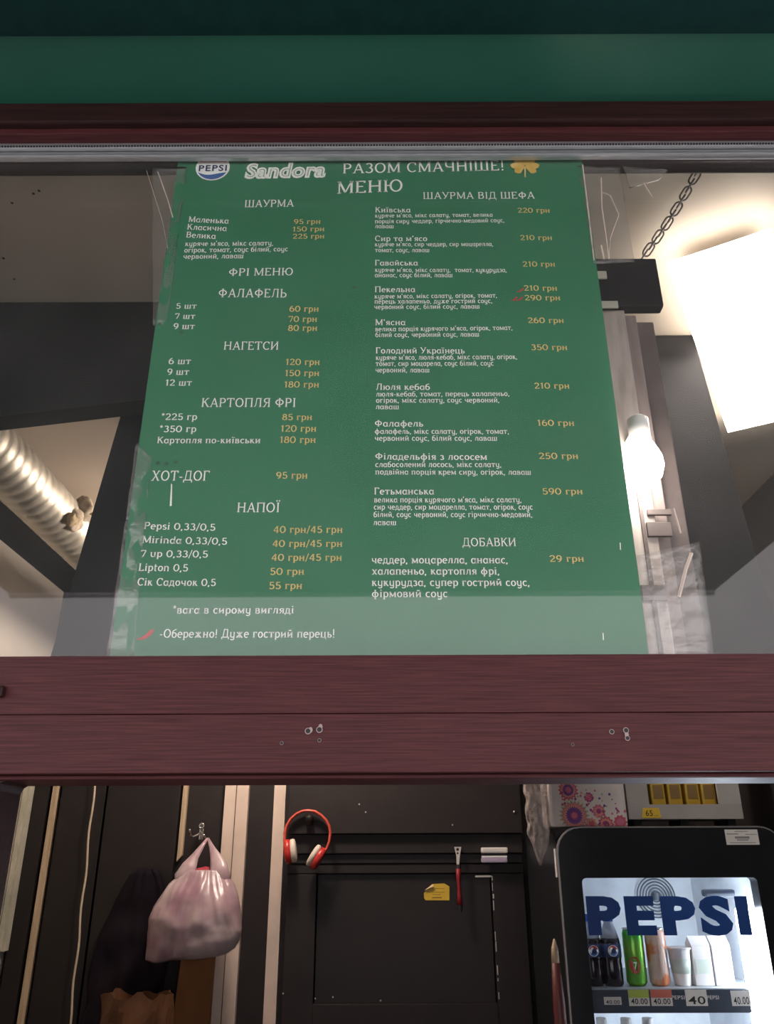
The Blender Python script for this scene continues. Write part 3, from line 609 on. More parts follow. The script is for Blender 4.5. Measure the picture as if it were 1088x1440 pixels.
bm = B(); box(bm, P(820, 430, yq).x, P(930, 430, yq).x, yq - 0.01, yq + 0.011, ztp, P(885, 369, yq).z, bev=0.003); make('bracket_block', bm, charcoal, bk)
for xa, xb, ya, yb in ((822, 852, 382, 392), (838, 868, 424, 433)):
    p, q = P(xa, yb, yq - .012), P(xb, ya, yq - .012)
    bm = B(); box(bm, p.x, q.x, yq - 0.014, yq - 0.01, p.z, q.z, bev=0.001); make('pale_slot', bm, mat('pale_slot_metal', (0.50, 0.48, 0.40), rough=0.4), bk)

# main linear lamp near the ceiling, with chain
hz = CAM.z + 0.995
near, far = PZ(1010, 352, hz), PZ(1076, 596, hz)
near.z = far.z = hz
ld = (far - near).normalized(); ls = Vector((ld.y, -ld.x, 0)); wl = 0.088
lm = thing('linear_lamp', ((near + far) / 2), 'dazzling white linear ceiling lamp right of the poster', 'lamp')
def obox(bm, a, d, s, l0, l1, w0, w1, z0, z1):
    poly_prism(bm, [a + d * l0 + s * w0 + Vector((0, 0, z0)), a + d * l1 + s * w0 + Vector((0, 0, z0)), a + d * l1 + s * w1 + Vector((0, 0, z0)), a + d * l0 + s * w1 + Vector((0, 0, z0))], Vector((0, 0, z1 - z0)))
ll = (far - near).length
bm = B(); obox(bm, near, ld, ls, 0, ll, -wl, wl, 0, 0.01); make('diffuser', bm, emit('lamp_glow', (1.0, 0.93, 0.84), LAMP_MAIN), lm)
bm = B(); obox(bm, near, ld, ls, 0.012, ll - 0.012, -wl * .88, wl * .88, 0.0105, 0.017); make('housing', bm, white_plastic, lm)
for t in (0.2, 0.8):
    p = near.lerp(far, t); bm = B(); tube(bm, [p + Vector((0, 0, 0.017)), Vector((p.x, p.y, CEIL - 0.0005))], 0.004, n=8); make('mount', bm, white_plastic, lm)
c0, c1 = PZ(986, 232, CEIL - 0.003), P(902, 364, 1.075)
ch = thing('chain', c0, 'steel link chain hanging diagonally from the ceiling beside the bright lamp', 'chain')
nl = 13; dv = (c1 - c0); step = dv.length / nl; dn = dv.normalized()
proto = None
for i in range(nl):
    c = c0 + dn * (step * (i + 0.5)); sag = -0.008 * math.sin(math.pi * (i + 0.5) / nl)
    c = c + Vector((0, 0, sag))
    bm = B(); s1 = dn.orthogonal().normalized(); s2 = dn.cross(s1)
    side = (s1 * math.cos(0.9) + s2 * math.sin(0.9)) if i % 2 else (s1 * math.cos(0.9 + 1.57) + s2 * math.sin(0.9 + 1.57))
    hl, hw = step * 0.42, 0.0062
    loop = [c + dn * (hl * (1 if s > 0 else -1)) + dn * (hw * math.sin(a) * 1) + side * (hw * math.cos(a)) for s, rng in ((1, range(0, 7)), (-1, range(6, 13))) for a in [math.pi * q_ / 6 for q_ in rng]]
    rings = []
    m_ = len(loop)
    for q_ in range(m_):
        t = (loop[(q_ + 1) % m_] - loop[q_ - 1]).normalized(); nn = side.cross(dn).normalized(); bb = t.cross(nn).normalized()
        rings.append([bm.verts.new(loop[q_] + (nn * math.cos(w_) + bb * math.sin(w_)) * 0.0016) for w_ in [2 * math.pi * z_ / 6 for z_ in range(6)]])
    for q_ in range(m_):
        for z_ in range(6): bm.faces.new((rings[q_][z_], rings[(q_ + 1) % m_][z_], rings[(q_ + 1) % m_][(z_ + 1) % 6], rings[q_][(z_ + 1) % 6]))
    make('link', bm, chain_metal, ch, smooth=True)
# bare bulb on the post
bc = P(905, 652, 1.0)
bu = thing('light_bulb', (bc.x, 1.0, bc.z - .05), 'glaring bare bulb fixed to the pale post right of the poster', 'bulb')
bm = B(); lathe(bm, [(0.001, -0.032), (0.012, -0.030), (0.022, -0.021), (0.027, -0.006), (0.026, 0.008), (0.019, 0.026), (0.013, 0.036)], bc.x, 1.0, bc.z, n=20); make('bulb_globe', bm, emit('bulb_glow', (1.0, 0.94, 0.86), LAMP_BULB), bu, smooth=True)
bm = B(); lathe(bm, [(0.013, 0.036), (0.015, 0.037), (0.015, 0.07), (0.009, 0.075)], bc.x, 1.0, bc.z, n=16); sk = make('socket', bm, white_plastic, bu, smooth=True)
bm = B(); tube(bm, [Vector((bc.x, 1.0, bc.z + 0.06)), Vector((bc.x, yq, bc.z + 0.06))], 0.006, n=8); make('socket_arm', bm, white_plastic, bu)
# unseen rear lamp added for the lit back wall; globe form spreads light sideways
rl = thing('unseen_globe_lamp', (-0.35, 2.6, CEIL - .27), 'unseen globe lamp added to light the back of the kiosk', 'lamp')
bm = B(); bmesh.ops.create_uvsphere(bm, u_segments=24, v_segments=14, radius=0.095); bmesh.ops.translate(bm, verts=bm.verts, vec=(-0.35, 2.6, CEIL - .175)); make('globe', bm, emit('globe_glow', (1.0, 0.85, 0.73), LAMP_REAR), rl, smooth=True)
bm = B(); lathe(bm, [(0.035, 0), (0.035, 0.03), (0.012, 0.04), (0.012, 0.084)], -0.35, 2.6, CEIL - .085, n=16); make('stem', bm, white_plastic, rl)

# ================================================================== BACK WALL, seen through the hatch
def vstrip(name, m, xa, xb, py0, py1, Y, t, label, cat='trim', bottom=None, cut=0.0, bev=0.002):
    p, q = P(xa, py0, Y), P(xb, py0, Y)
    zt_ = P(xa, py0, Y).z + (0.25 if py0 < 1110 else 0); z0 = P(xa, py1, Y).z if bottom is None else bottom
    bm = B()
    poly_prism(bm, [Vector((p.x, Y, z0 - cut)), Vector((q.x, Y, z0)), Vector((q.x, Y, zt_)), Vector((p.x, Y, zt_))], Vector((0, t, 0)))
    return tag(make(name, bm, m, None), label, cat)
YS = YB - 0.022
vstrip('door_edge_trim', mat('greenish_white_trim', (0.42, 0.42, 0.33), (0.60, 0.57, 0.47), rough=0.45, scale=9), 33.5, 39, 1105, 1338, 3.14, 0.078, 'short pale greenish trim at the far left of the back wall')
tr0 = [o for o in C.objects if o.name == 'door_edge_trim'][0]
p, q = P(41, 1105, 3.15), P(43, 1105, 3.15)
bm = B(); box(bm, p.x, q.x, 3.15, 3.218, P(41, 1338, 3.15).z, p.z + .25); make('outer_bead', bm, MATS['greenish_white_trim'], tr0)
p, q = P(39, 1105, 3.155), P(41, 1105, 3.155)
bm = B(); box(bm, p.x, q.x, 3.16, 3.218, P(41, 1338, 3.15).z, p.z + .25); make('dark_groove', bm, black_panel, tr0)
vstrip('wood_batten', wood_strip, 75, 83.5, 1105, 1440, YS, 0.02, 'thin pale wooden batten running full height at left of the back wall', bottom=0.0)
vstrip('wood_batten', wood_strip, 258, 264.5, 1105, 1203, YS, 0.02, 'short pale wooden batten ending above the plastic bag hook', cut=0.02)
wp = vstrip('door_jamb', pale_strip, 317, 350, 1105, 1440, YS - .01, 0.03, 'wide cream double door jamb behind the plastic bag', bottom=0.0)
xx = P(333, 1105, YS - .011).x
bm = B(); box(bm, xx - 0.0015, xx + 0.0015, YS - 0.0125, YS - 0.0095, 0.02, 2.1); make('joint_line', bm, post_brown, wp)
vstrip('cream_batten', pale_strip, 386, 402, 1105, 1440, YS, 0.02, 'narrow cream batten left of the red headphones', bottom=0.0)
# dark door leaves and relief between the strips
for xa, xb, y_, lab in ((47, 70, 3.19, 'black door leaf strip between the greenish trim and the pale batten'), (88, 150, 3.195, 'black panel behind the hanging cord'), (153, 254, 3.185, 'black door leaf behind the hanging bag')):
    p, q = P(xa, 1105, y_), P(xb, 1105, y_)
    tag(bx('door_leaf', black_panel, None, p.x, q.x, y_, YB - .001, 0.0, 2.2, bev=0.002), lab, 'door leaf')
bm = B()
pts = []
for i in range(26):
    py = 1095 + i * 15; q = P(131.5 - (py - 1105) * 0.104 + 1.2 * math.sin(i * 0.9), py, 3.16); q.y = 3.17; pts.append(q)
tube(bm, pts, 0.004, n=8); tag(make('cord', bm, mat('cream_cord', (0.55, 0.46, 0.34), rough=0.7), None, smooth=True), 'thin cream cord hanging down in front of the black panel', 'cord')
# hook
hp = P(284, 1173, 3.19)
hk = thing('coat_hook', (hp.x, 3.19, hp.z), 'small chrome coat hook holding the plastic bag', 'hook')
bm = B(); box(bm, hp.x - 0.008, hp.x + 0.008, 3.175, 3.186, hp.z - 0.02, hp.z + 0.035, bev=0.003); make('hook_plate', bm, steel, hk)
for s in (-1, 1):
    bm = B(); tube(bm, [Vector((hp.x + s * (0.003 + 0.024 * math.sin(t * 1.9)), 3.175 - 0.075 * t, hp.z + 0.005 - 0.026 * math.sin(t * 2.6) + (0.022 * t if s < 0 else 0.004))) for t in [i / 8 for i in range(9)]], 0.0035, n=8); make('prong', bm, steel, hk, smooth=True)
bm = B(); torus(bm, (hp.x + 0.001, 3.168, hp.z + 0.028), (0, 1, 0), 0.008, 0.003, n=16, k=6); make('prong_knob', bm, steel, hk, smooth=True)
# plastic bag
YBAG = 3.045
bagm, nt, bs = new_mat('pinkish_translucent_plastic')
nz, rp = ramp_noise(nt, 9, (0.34, 0.20, 0.245), (0.56, 0.45, 0.465), (1, 1, 0.7), detail=3)
nt.links.new(rp.outputs[0], bs.inputs['Base Color']); bs.inputs['Roughness'].default_value = 0.28
wv = nt.nodes.new('ShaderNodeTexNoise'); wv.inputs['Scale'].default_value = 11; wv.inputs['Detail'].default_value = 5
tc = nt.nodes.new('ShaderNodeTexCoord'); mp = nt.nodes.new('ShaderNodeMapping'); mp.inputs['Scale'].default_value = (1.3, 1.0, 0.6); mp.inputs['Rotation'].default_value = (0, 0.35, 0)
nt.links.new(tc.outputs['Object'], mp.inputs['Vector']); nt.links.new(mp.outputs[0], wv.inputs['Vector'])
bp = nt.nodes.new('ShaderNodeBump'); bp.inputs['Strength'].default_value = 0.12; bp.inputs['Distance'].default_value = 0.01
m1 = nt.nodes.new('ShaderNodeMath'); m1.operation = 'SUBTRACT'; m1.inputs[1].default_value = 0.5
m2 = nt.nodes.new('ShaderNodeMath'); m2.operation = 'ABSOLUTE'; m3 = nt.nodes.new('ShaderNodeMath'); m3.operation = 'POWER'; m3.inputs[1].default_value = 0.45
nt.links.new(wv.outputs['Fac'], m1.inputs[0]); nt.links.new(m1.outputs[0], m2.inputs[0]); nt.links.new(m2.outputs[0], m3.inputs[0])
nt.links.new(m3.outputs[0], bp.inputs['Height']); nt.links.new(bp.outputs[0], bs.inputs['Normal']); bp.invert = True
bag = thing('plastic_bag', P(270, 1350, YBAG), 'full white plastic carrier bag hanging from the hook', 'bag')
def zp(zx, zy): return P(180 + zx / 4.967, 1150 + zy / 4.967, YBAG)
prof = [(365, 425, 640), (400, 362, 690), (460, 290, 740), (540, 232, 764), (620, 180, 782), (700, 150, 791), (780, 146, 790), (850, 140, 778), (910, 131, 745), (950, 126, 690), (975, 124, 600), (992, 122, 470)]
def prof_at(zy):
    for (y0_, l0_, r0_), (y1_, l1_, r1_) in zip(prof, prof[1:]):
        if zy <= y1_: t = (zy - y0_) / (y1_ - y0_); return l0_ + (l1_ - l0_) * t, r0_ + (r1_ - r0_) * t
    return prof[-1][1:]
bm = B(); rings = []; n = 110; NR = 54; hook = zp(540, 60)
for i in range(NR + 1):
    v = i / NR; zy = 365 + (992 - 365) * v
    l_, r_ = prof_at(zy); a, b = zp(l_, zy), zp(r_, zy); cx_ = (a.x + b.x) / 2; hw = (b.x - a.x) / 2
    dep = 0.090 * (0.30 + 0.70 * math.sin(min(1, v / 0.62) * math.pi / 2)) * math.sqrt(max(0.012, 1 - max(0, (v - 0.45) / 0.55) ** 2.4))
    rg = []
    for j in range(n):
        an = 2 * math.pi * j / n; ca, sa = math.cos(an), math.sin(an)
        ex = math.copysign(abs(ca) ** 0.85, ca); ey = math.copysign(abs(sa) ** 0.9, sa)
        x, z = cx_ + hw * ex, a.z + (b.z - a.z) * (ex * .5 + .5)
        ph = math.atan2(x - hook.x, hook.z - z); rd_ = math.hypot(x - hook.x, hook.z - z)
        f1 = noise.noise(Vector((ph * 9, rd_ * 5, sa * 0.8))); f2 = noise.noise(Vector((ph * 22 + 4, rd_ * 9, 3))); f3 = noise.noise(Vector((x * 16, sa * 2, z * 16)))
        fold = 0.014 * (0.35 - abs(f1)) + 0.007 * (0.35 - abs(f2)) + 0.012 * f3
        if v > 0.8: z -= 0.010 * (v - 0.8) / 0.2 * math.sin(max(0, -ex) * 3.1)
        rg.append(bm.verts.new((x + fold * ca * 0.25, YBAG - (dep + fold * min(1, dep / 0.03)) * ey, z)))
    rings.append(rg)
for i in range(NR):
    for j in range(n): bm.faces.new((rings[i][j], rings[i][(j + 1) % n], rings[i + 1][(j + 1) % n], rings[i + 1][j]))
bm.faces.new(rings[0]); bm.faces.new(rings[-1][::-1])
make('bag_body', bm, bagm, bag, smooth=True)
for edge in (((538, 140, 7), (506, 195, 15), (462, 268, 27), (428, 335, 50), (405, 410, 74), (385, 500, 60)), ((541, 140, 7), (570, 200, 17), (602, 270, 36), (630, 340, 58), (640, 415, 76), (640, 500, 60))):
    bm = B(); tube(bm, [zp(x, y) + Vector((0, 0.055 * (1 - i / 4) - 0.012 if i < 4 else -0.012 + 0.02 * (i - 4), 0)) for i, (x, y, r) in enumerate(edge)], [r / 4.967 * 2.9 / FX for x, y, r in edge], n=14, flat=0.45, up=Vector((0, -1, 0))); make('bag_handle', bm, bagm, bag, smooth=True)
lump('red_content', zp(515, 365) + Vector((0, 0.02, -0.012)), 0.042, mat('red_cloth', (0.35, 0.03, 0.05), rough=0.8), bag, 3, (1.0, 0.8, 0.5))
# dark clothes, kraft bag, cardboard
bm = B()
def coat(u, v):
    th = math.pi * u; px = 203 - 46 * v + (14 + 40 * min(1, v * 2.4) ** .7) * -math.cos(th) * (1 + .12 * noise.noise(Vector((v * 6, u * 2, 3)))); py = 1222 + 255 * v
    q = P(px, py, 3.13); q.y = 3.165 - 0.02 * math.sin(th) + 0.012 * noise.noise(Vector((u * 5, v * 7, 1))) + 0.008 * noise.noise(Vector((u * 14, v * 5, 4)))
    if v > 0.99: q.z = P(px, py, 3.13).z
    return q
sheet(bm, coat, 28, 30); tag(make('jacket', bm, cloth_dark, None, smooth=True, thick=0.004), 'dark purple jacket hanging in shadow left of the plastic bag', 'jacket')
p0, p1 = P(247, 1352, 3.145), P(300, 1352, 3.145)
bm = B(); poly_prism(bm, [Vector((p0.x - 0.06, 3.145, 0)), Vector((p1.x - 0.01, 3.145, 0)), Vector((p1.x, 3.145, P(290, 1330, 3.145).z)), Vector((p0.x + 0.02, 3.145, P(262, 1330, 3.145).z))], Vector((0, 0.038, 0))); cbx = tag(make('cardboard_box', bm, kraft, None), 'tall orange brown cardboard box under the plastic bag', 'box')
bm = B()
def kb(u, v):
    th = 2 * math.pi * u; c = P(190, 1430, 2.98)
    zt_ = P(190, 1398, 2.98).z + 0.02 * noise.noise(Vector((math.cos(th) * 2, math.sin(th) * 2, 7))) * 1.3
    z = zt_ * v
    r = 1 + 0.10 * noise.noise(Vector((math.cos(th) * 2.2, math.sin(th) * 2.2, z * 9))) * (1 + 2 * v)
    return Vector((c.x + 0.105 * r * math.cos(th), 2.98 + 0.07 * r * math.sin(th), z))
sheet(bm, kb, 40, 40); bmesh.ops.remove_doubles(bm, verts=bm.verts, dist=0.0005); tag(make('paper_sack', bm, mat('dark_kraft_paper', (0.09, 0.034, 0.012), (0.15, 0.06, 0.022), rough=0.8, scale=10), None, smooth=False, thick=0.002), 'open crumpled brown paper sack at the lower left', 'sack')
# dark stepped cabinet front in the middle
cb = thing('dark_cabinet', (P(570, 1300, 3.1).x, 3.15, 0), 'black brown cabinet front with stepped frame and recessed panel', 'cabinet')
xl_, xr_ = P(404, 1200, 3.15).x, P(735, 1200, 3.15).x
def band(name, py0, py1, Y, m, xa=None, xb=None, bottom=None):
    z1 = P(560, py0, Y).z + (0.3 if py0 < 1106 else 0); z0 = bottom if bottom is not None else P(560, py1, Y).z
    bm = B(); box(bm, xl_ if xa is None else xa, xr_ if xb is None else xb, Y, YB - .001, z0, z1, bev=0.002); return make(name, bm, m, cb)
band('top_board', 1105, 1172, 3.12, black_brown)
band('upper_rail', 1173, 1200, 3.145, black_brown)
band('frame_step', 1201, 1214, 3.16, black_panel)
band('frame_step', 1215, 1228, 3.165, black_brown)
pl, pr_ = P(443, 1300, 3.17).x, P(694, 1300, 3.17).x
band('recessed_panel', 1229, 1411, 3.18, black_panel, pl + .004, pr_ - .004)
band('left_stile', 1229, 1411, 3.165, black_brown, xl_, pl, 0.0)
band('right_stile', 1229, 1411, 3.165, black_brown, pr_, xr_, 0.0)
band('bottom_rail', 1412, 1440, 3.16, black_brown, pl, pr_, 0.0)
random.seed(3)
py = 1232
while py < 1408:
    h = random.uniform(3, 16)
    if random.random() < 0.62:
        t0 = 691 + (py - 1232) * 0.058
        a, b = P(t0, py, 3.164), P(t0 + 1.3 + random.random(), py + h, 3.164)
        bm = B(); box(bm, a.x, b.x, 3.1635, 3.166, b.z, a.z); make('worn_edge', bm, mat('worn_pale_paint', (0.50, 0.48, 0.46), rough=0.6), cb)
    py += h + random.uniform(1, 5)
a, b = P(668, 1231, 3.164), P(691, 1233.5, 3.164); bm = B(); box(bm, a.x, b.x, 3.1635, 3.166, b.z, a.z); make('worn_edge', bm, MATS['worn_pale_paint'], cb)
c = P(723, 1142, 3.12); bm = B(); bmesh.ops.create_uvsphere(bm, u_segments=10, v_segments=6, radius=0.006); bmesh.ops.translate(bm, verts=bm.verts, vec=(c.x, 3.12, c.z)); make('screw_head', bm, steel, cb, smooth=True)
for px, py in ((505, 1131), (514, 1142), (636, 1160), (398, 1397), (443, 1404), (468, 1402), (535, 1407)):
    Y_ = 3.12 if py < 1172 else 3.165
    c = P(px, py, Y_); bm = B(); disc(bm, (c.x, Y_ - 0.0015, c.z), 0.003, n=7); make('paint_speck', bm, MATS['worn_pale_paint'], cb)
# headphones
YH = 3.095
def hpx(zx, zy): return P(390 + zx / 12.09, 1120 + zy / 12.09, YH)
hpn = thing('headphones', hpx(530, 240), 'coral red headphones with cream ear pads hung on the dark cabinet', 'headphones')
arc = [(175, 1060), (140, 900), (122, 760), (125, 620), (160, 500), (230, 380), (330, 295), (430, 250), (530, 240), (640, 258), (740, 320), (820, 400), (880, 500), (900, 620), (885, 760), (845, 880), (760, 985), (680, 1070), (640, 1160)]
bm = B(); tube(bm, [hpx(*q) for q in arc], 0.0055, n=10, flat=2.2, up=Vector((0, 1, 0))); make('headband', bm, coral, hpn, smooth=True)
for cxz, cyz, ang, lw in ((225, 930, -8, 1), (655, 1030, 32, -1)):
    c = hpx(cxz, cyz); ax = Vector((math.cos(R(ang)), 0, math.sin(R(ang)) * -1)) if lw > 0 else Vector((-math.cos(R(ang)), 0, math.sin(R(ang))))
    def cup(bm, d0, d1, rad, sq):
        u = Vector((0, 1, 0)); v = ax.cross(u).normalized()
        rgs = []
        for d, k_ in ((d0, 0.75), (d0 + (d1 - d0) * .15, 0.97), (d0 + (d1 - d0) * .5, 1.0), (d0 + (d1 - d0) * .85, 0.95), (d1, 0.7)):
            rgs.append([bm.verts.new(c + ax * d + (u * math.cos(2 * math.pi * j / 24) * rad * 0.8 + v * math.sin(2 * math.pi * j / 24) * rad) * k_) for j in range(24)])
        for i in range(4):
            for j in range(24): bm.faces.new((rgs[i][j], rgs[i][(j + 1) % 24], rgs[i + 1][(j + 1) % 24], rgs[i + 1][j]))
        bm.faces.new(rgs[0][::-1]); bm.faces.new(rgs[-1])
    bm = B(); cup(bm, -0.022, 0.004, 0.041, 1); make('ear_cup', bm, red_plastic, hpn, smooth=True)
    bm = B(); cup(bm, 0.0, 0.020, 0.040, 1); make('ear_pad', bm, cream_pad, hpn, smooth=True)
c = P(435, 1160, 3.10); bm = B(); tube(bm, [Vector((c.x, 3.125, c.z + 0.01)), Vector((c.x, 3.09, c.z + 0.012)), Vector((c.x, 3.075, c.z + 0.03))], 0.014, n=10)
tag(make('black_peg', bm, black_panel, None, smooth=True), 'black peg inside the headband of the red headphones', 'peg')
# peeler
YK = 3.135
def kpx(zx, zy): return P(560 + zx / 5.44, 1160 + zy / 5.44, YK)
pe = thing('bottle_opener', kpx(465, 665), 'steel headed opener with dark red handle hung on the dark cabinet', 'opener')
bm = B(); poly_prism(bm, [kpx(*q) for q in ((427, 168), (481, 168), (470, 240), (464, 312), (446, 312), (444, 240))], Vector((0, 0.004, 0))); hd_ = make('steel_head', bm, mat('satin_steel', (0.62, 0.58, 0.54), rough=0.45, metal=0.2), pe)
for q in ((453, 188), (453, 217)):
    c = kpx(*q); bm = B(); disc(bm, (c.x, YK - 0.0006, c.z), 0.0052 if q[1] < 200 else 0.0035, n=14); make('head_hole', bm, gasket, hd_)
bm = B(); tube(bm, [kpx(x, y) for x, y in ((462, 303), (462, 338))], 0.008, n=12); make('collar', bm, gasket, pe)
bm = B(); tube(bm, [kpx(x, y) for x, y in ((459, 335), (459, 400), (463, 470), (467, 540), (471, 612))], [0.0095, 0.008, 0.0062, 0.008, 0.010], n=12); make('handle', bm, mat('dark_red_handle', (0.26, 0.012, 0.02), rough=0.4), pe, smooth=True)
bm = B(); tube(bm, [kpx(x, y) for x, y in ((471, 612), (473, 668))], [0.010, 0.006], n=12); make('handle_end', bm, gasket, pe)
# white and lilac box
wb = thing('small_plastic_box', kpx(732, 290), 'small white and lilac plastic box on the dark cabinet beside the opener', 'box')
def krect(name, x0, x1, y0, y1, ya, yb, m, par, bev=0.003):
    a, b = kpx(x0, y1), kpx(x1, y0); bm = B(); box(bm, a.x, b.x, ya, yb, a.z, b.z, bev=bev); return make(name, bm, m, par)
krect('white_lid', 632, 832, 172, 216, 3.12, 3.1445, white_plastic, wb, .005)
krect('dark_seam', 636, 828, 214, 238, 3.128, 3.1445, gasket, wb, .001)
krect('reflection_strip', 636, 828, 236, 250, 3.122, 3.1445, mat('white_reflection_strip', (0.9, 0.88, 0.95), rough=0.2), wb, .001)  # reflected line of light on the box, put in as white colour
krect('lilac_base', 634, 830, 250, 290, 3.12, 3.1445, lilac, wb, .005)
# yellow sticker with curled corner
sy = 3.179
st_ = thing('yellow_sticker', P(614, 1266, sy), 'yellow warning sticker with a curled corner on the dark panel', 'sticker')
def spx(zx, zy, y=sy): return P(560 + zx / 5.44, 1160 + zy / 5.44, y)
bm = B(); poly_prism(bm, [spx(*q) for q in ((195, 520), (215, 505), (262, 452), (350, 448), (390, 470), (390, 577), (208, 577), (197, 560))], Vector((0, -0.0008, 0))); make('sticker_sheet', bm, yellow, st_)
bm = B(); vs = [bm.verts.new(spx(*q)) for q in ((200, 500, 3.172), (262, 452, 3.1775), (270, 470, 3.170), (212, 516, 3.1765))]; bm.faces.new(vs); make('curled_corner', bm, mat('sticker_back', (0.62, 0.46, 0.26), rough=0.7), st_, thick=0.0006)
for zy, x0, x1, h in ((515, 235, 355, 4), (532, 262, 325, 4), (556, 258, 332, 9), (487, 280, 350, 3)):
    a, b = spx(x0, zy + h / 2), spx(x1, zy - h / 2); bm = B(); box(bm, a.x, b.x, sy - 0.0012, sy - 0.0008, a.z, b.z); make('print_line', bm, mat('brown_print', (0.22, 0.14, 0.02), rough=0.6), st_)

# ================================================================== FRIDGE
YF = 2.45
def fpx(zx, zy, Y=YF): return P(720 + zx / 2.957, 1090 + zy / 2.957, Y)
fx0, fx1 = fpx(188, 260).x, 1.118
ftop = fpx(600, 219).z
fr_ = thing('drinks_fridge', ((fx0 + fx1) / 2, 2.75, 0), 'black glass door drinks fridge with blue lettering and lit shelves', 'fridge')
def rrect(x0, x1, z0, z1, r, Y, n=6):
    pts = []
    for cx_, cz_, a0 in ((x1 - r, z1 - r, 0), (x0 + r, z1 - r, 90), (x0 + r, z0 + r, 180), (x1 - r, z0 + r, 270)):
        for i in range(n + 1):
            a = R(a0 + 90 * i / n); pts.append(Vector((cx_ + r * math.cos(a), Y, cz_ + r * math.sin(a))))
    return pts
wx0, wx1, wz1, wz0 = fpx(289, 430).x, fpx(1017, 430).x, fpx(600, 427).z, 0.42
def ring_prism(bm, outer, inner, dy):
    n = len(outer); vs = [[bm.verts.new(p) for p in outer], [bm.verts.new(p) for p in inner], [bm.verts.new(p + Vector((0, dy, 0))) for p in inner], [bm.verts.new(p + Vector((0, dy, 0))) for p in outer]]
    for k_ in range(4):
        a, b = vs[k_], vs[(k_ + 1) % 4]
        for i in range(n): bm.faces.new((a[i], a[(i + 1) % n], b[(i + 1) % n], b[i]))
bm = B(); ring_prism(bm, rrect(fx0, fx1, 0.1, ftop, 0.065, YF), rrect(wx0, wx1, wz0, wz1, 0.012, YF), 0.05); dr_ = make('door', bm, fridge_black, fr_)
bm = B(); ring_prism(bm, rrect(fx0 - .004, fx1 + .004, 0.096, ftop + .004, 0.068, YF + .004), rrect(fx0 - .0005, fx1 + .0005, 0.0995, ftop + .0005, 0.0655, YF + .004), 0.012); make('edge_trim', bm, fridge_trim, dr_)
bm = B(); box(bm, wx0, wx1, YF + 0.006, YF + 0.010, wz0, wz1); make('door_glass', bm, clear_glass, dr_)
# cabinet walls round the cavity
cav = thing('x', (0, 0, 0), '', ''); bpy.data.objects.remove(cav)
yb0, yb1 = YF + 0.052, 3.05
bm = B()
box(bm, fx0 + .005, wx0 - 0.012, yb0, yb1, 0.06, ftop - .01); box(bm, wx1 + 0.012, fx1 - .005, yb0, yb1, 0.06, ftop - .01)
box(bm, wx0 - 0.012, wx1 + 0.012, yb0, yb1, wz1 + 0.012, ftop - .01); box(bm, wx0 - 0.012, wx1 + 0.012, yb0, yb1, 0.06, wz0 - 0.012); box(bm, wx0 - 0.012, wx1 + 0.012, yb1 - 0.04, yb1, wz0 - .012, wz1 + .012)
make('cabinet_shell', bm, fridge_black, fr_)
bm = B()
box(bm, wx0 - 0.012, wx0 - .004, yb0, yb1 - .04, wz0 - .012, wz1 + .012); box(bm, wx1 + .004, wx1 + 0.012, yb0, yb1 - .04, wz0 - .012, wz1 + .012)
box(bm, wx0 - .004, wx1 + .004, yb0, yb1 - .04, wz1 + .004, wz1 + .012); box(bm, wx0 - .004, wx1 + .004, yb0, yb1 - .04, wz0 - .012, wz0 - .004); box(bm, wx0 - .004, wx1 + .004, yb1 - .048, yb1 - .04, wz0, wz1)
make('inner_liner', bm, fridge_white, fr_)
for cx_ in (fx0 + .06, fx1 - .06):
    for cy_ in (2.55, 3.0):
        bm = B(); lathe(bm, [(0.02, 0), (0.02, 0.06)], cx_, cy_, 0, n=12); make('foot', bm, gasket, fr_)
# light tube inside, right edge
bm = B(); box(bm, wx1 - 0.045, wx1 - 0.006, YF + 0.055, YF + 0.085, wz0 + .05, fpx(1010, 560).z, bev=0.006); make('light_tube', bm, emit('cool_tube_glow', (0.80, 0.90, 1.0), LAMP_FRIDGE), fr_)
# fan grille
fc = fpx(598, 505, 2.99); fc.y = 2.985
for k_ in range(6):
    bm = B(); torus(bm, (fc.x, 2.99, fc.z), (0, 1, 0), 0.016 + k_ * 0.0095, 0.0022, n=36, k=6); make('fan_ring', bm, mat('grey_fan_grille', (0.10, 0.12, 0.15), rough=0.5), fr_, smooth=True)
bm = B(); lathe(bm, [(0.012, 0), (0.012, 0.02)], fc.x, 2.99, fc.z - .01, n=14); make('fan_hub', bm, MATS['grey_fan_grille'], fr_)
a = fpx(858, 490, 2.54); bm = B(); box(bm, a.x - 0.045, a.x + 0.045, 2.53, 2.56, a.z - 0.010, a.z + 0.010, bev=0.008); make('thermostat_bar', bm, MATS['grey_fan_grille'], fr_)
bm = B(); tube(bm, [fpx(1005, 470, 2.9), fpx(930, 600, 2.9)], 0.006, n=8); make('cable', bm, white_plastic, fr_)
# window lettering
for ch_, xa, xb in (('P', 318, 462), ('E', 478, 604), ('P', 630, 775), ('S', 790, 925), ('I', 945, 998)):
    a, b = fpx(xa, 655, YF + .004), fpx(xb, 655, YF + .004); top = fpx(xa, 505, YF + .004)
    text_mesh('window_letter', ch_, a, b - a, Vector((0, 0, 1)), (top - a).z, film_blue, dr_, serif=False, weight=0.055)
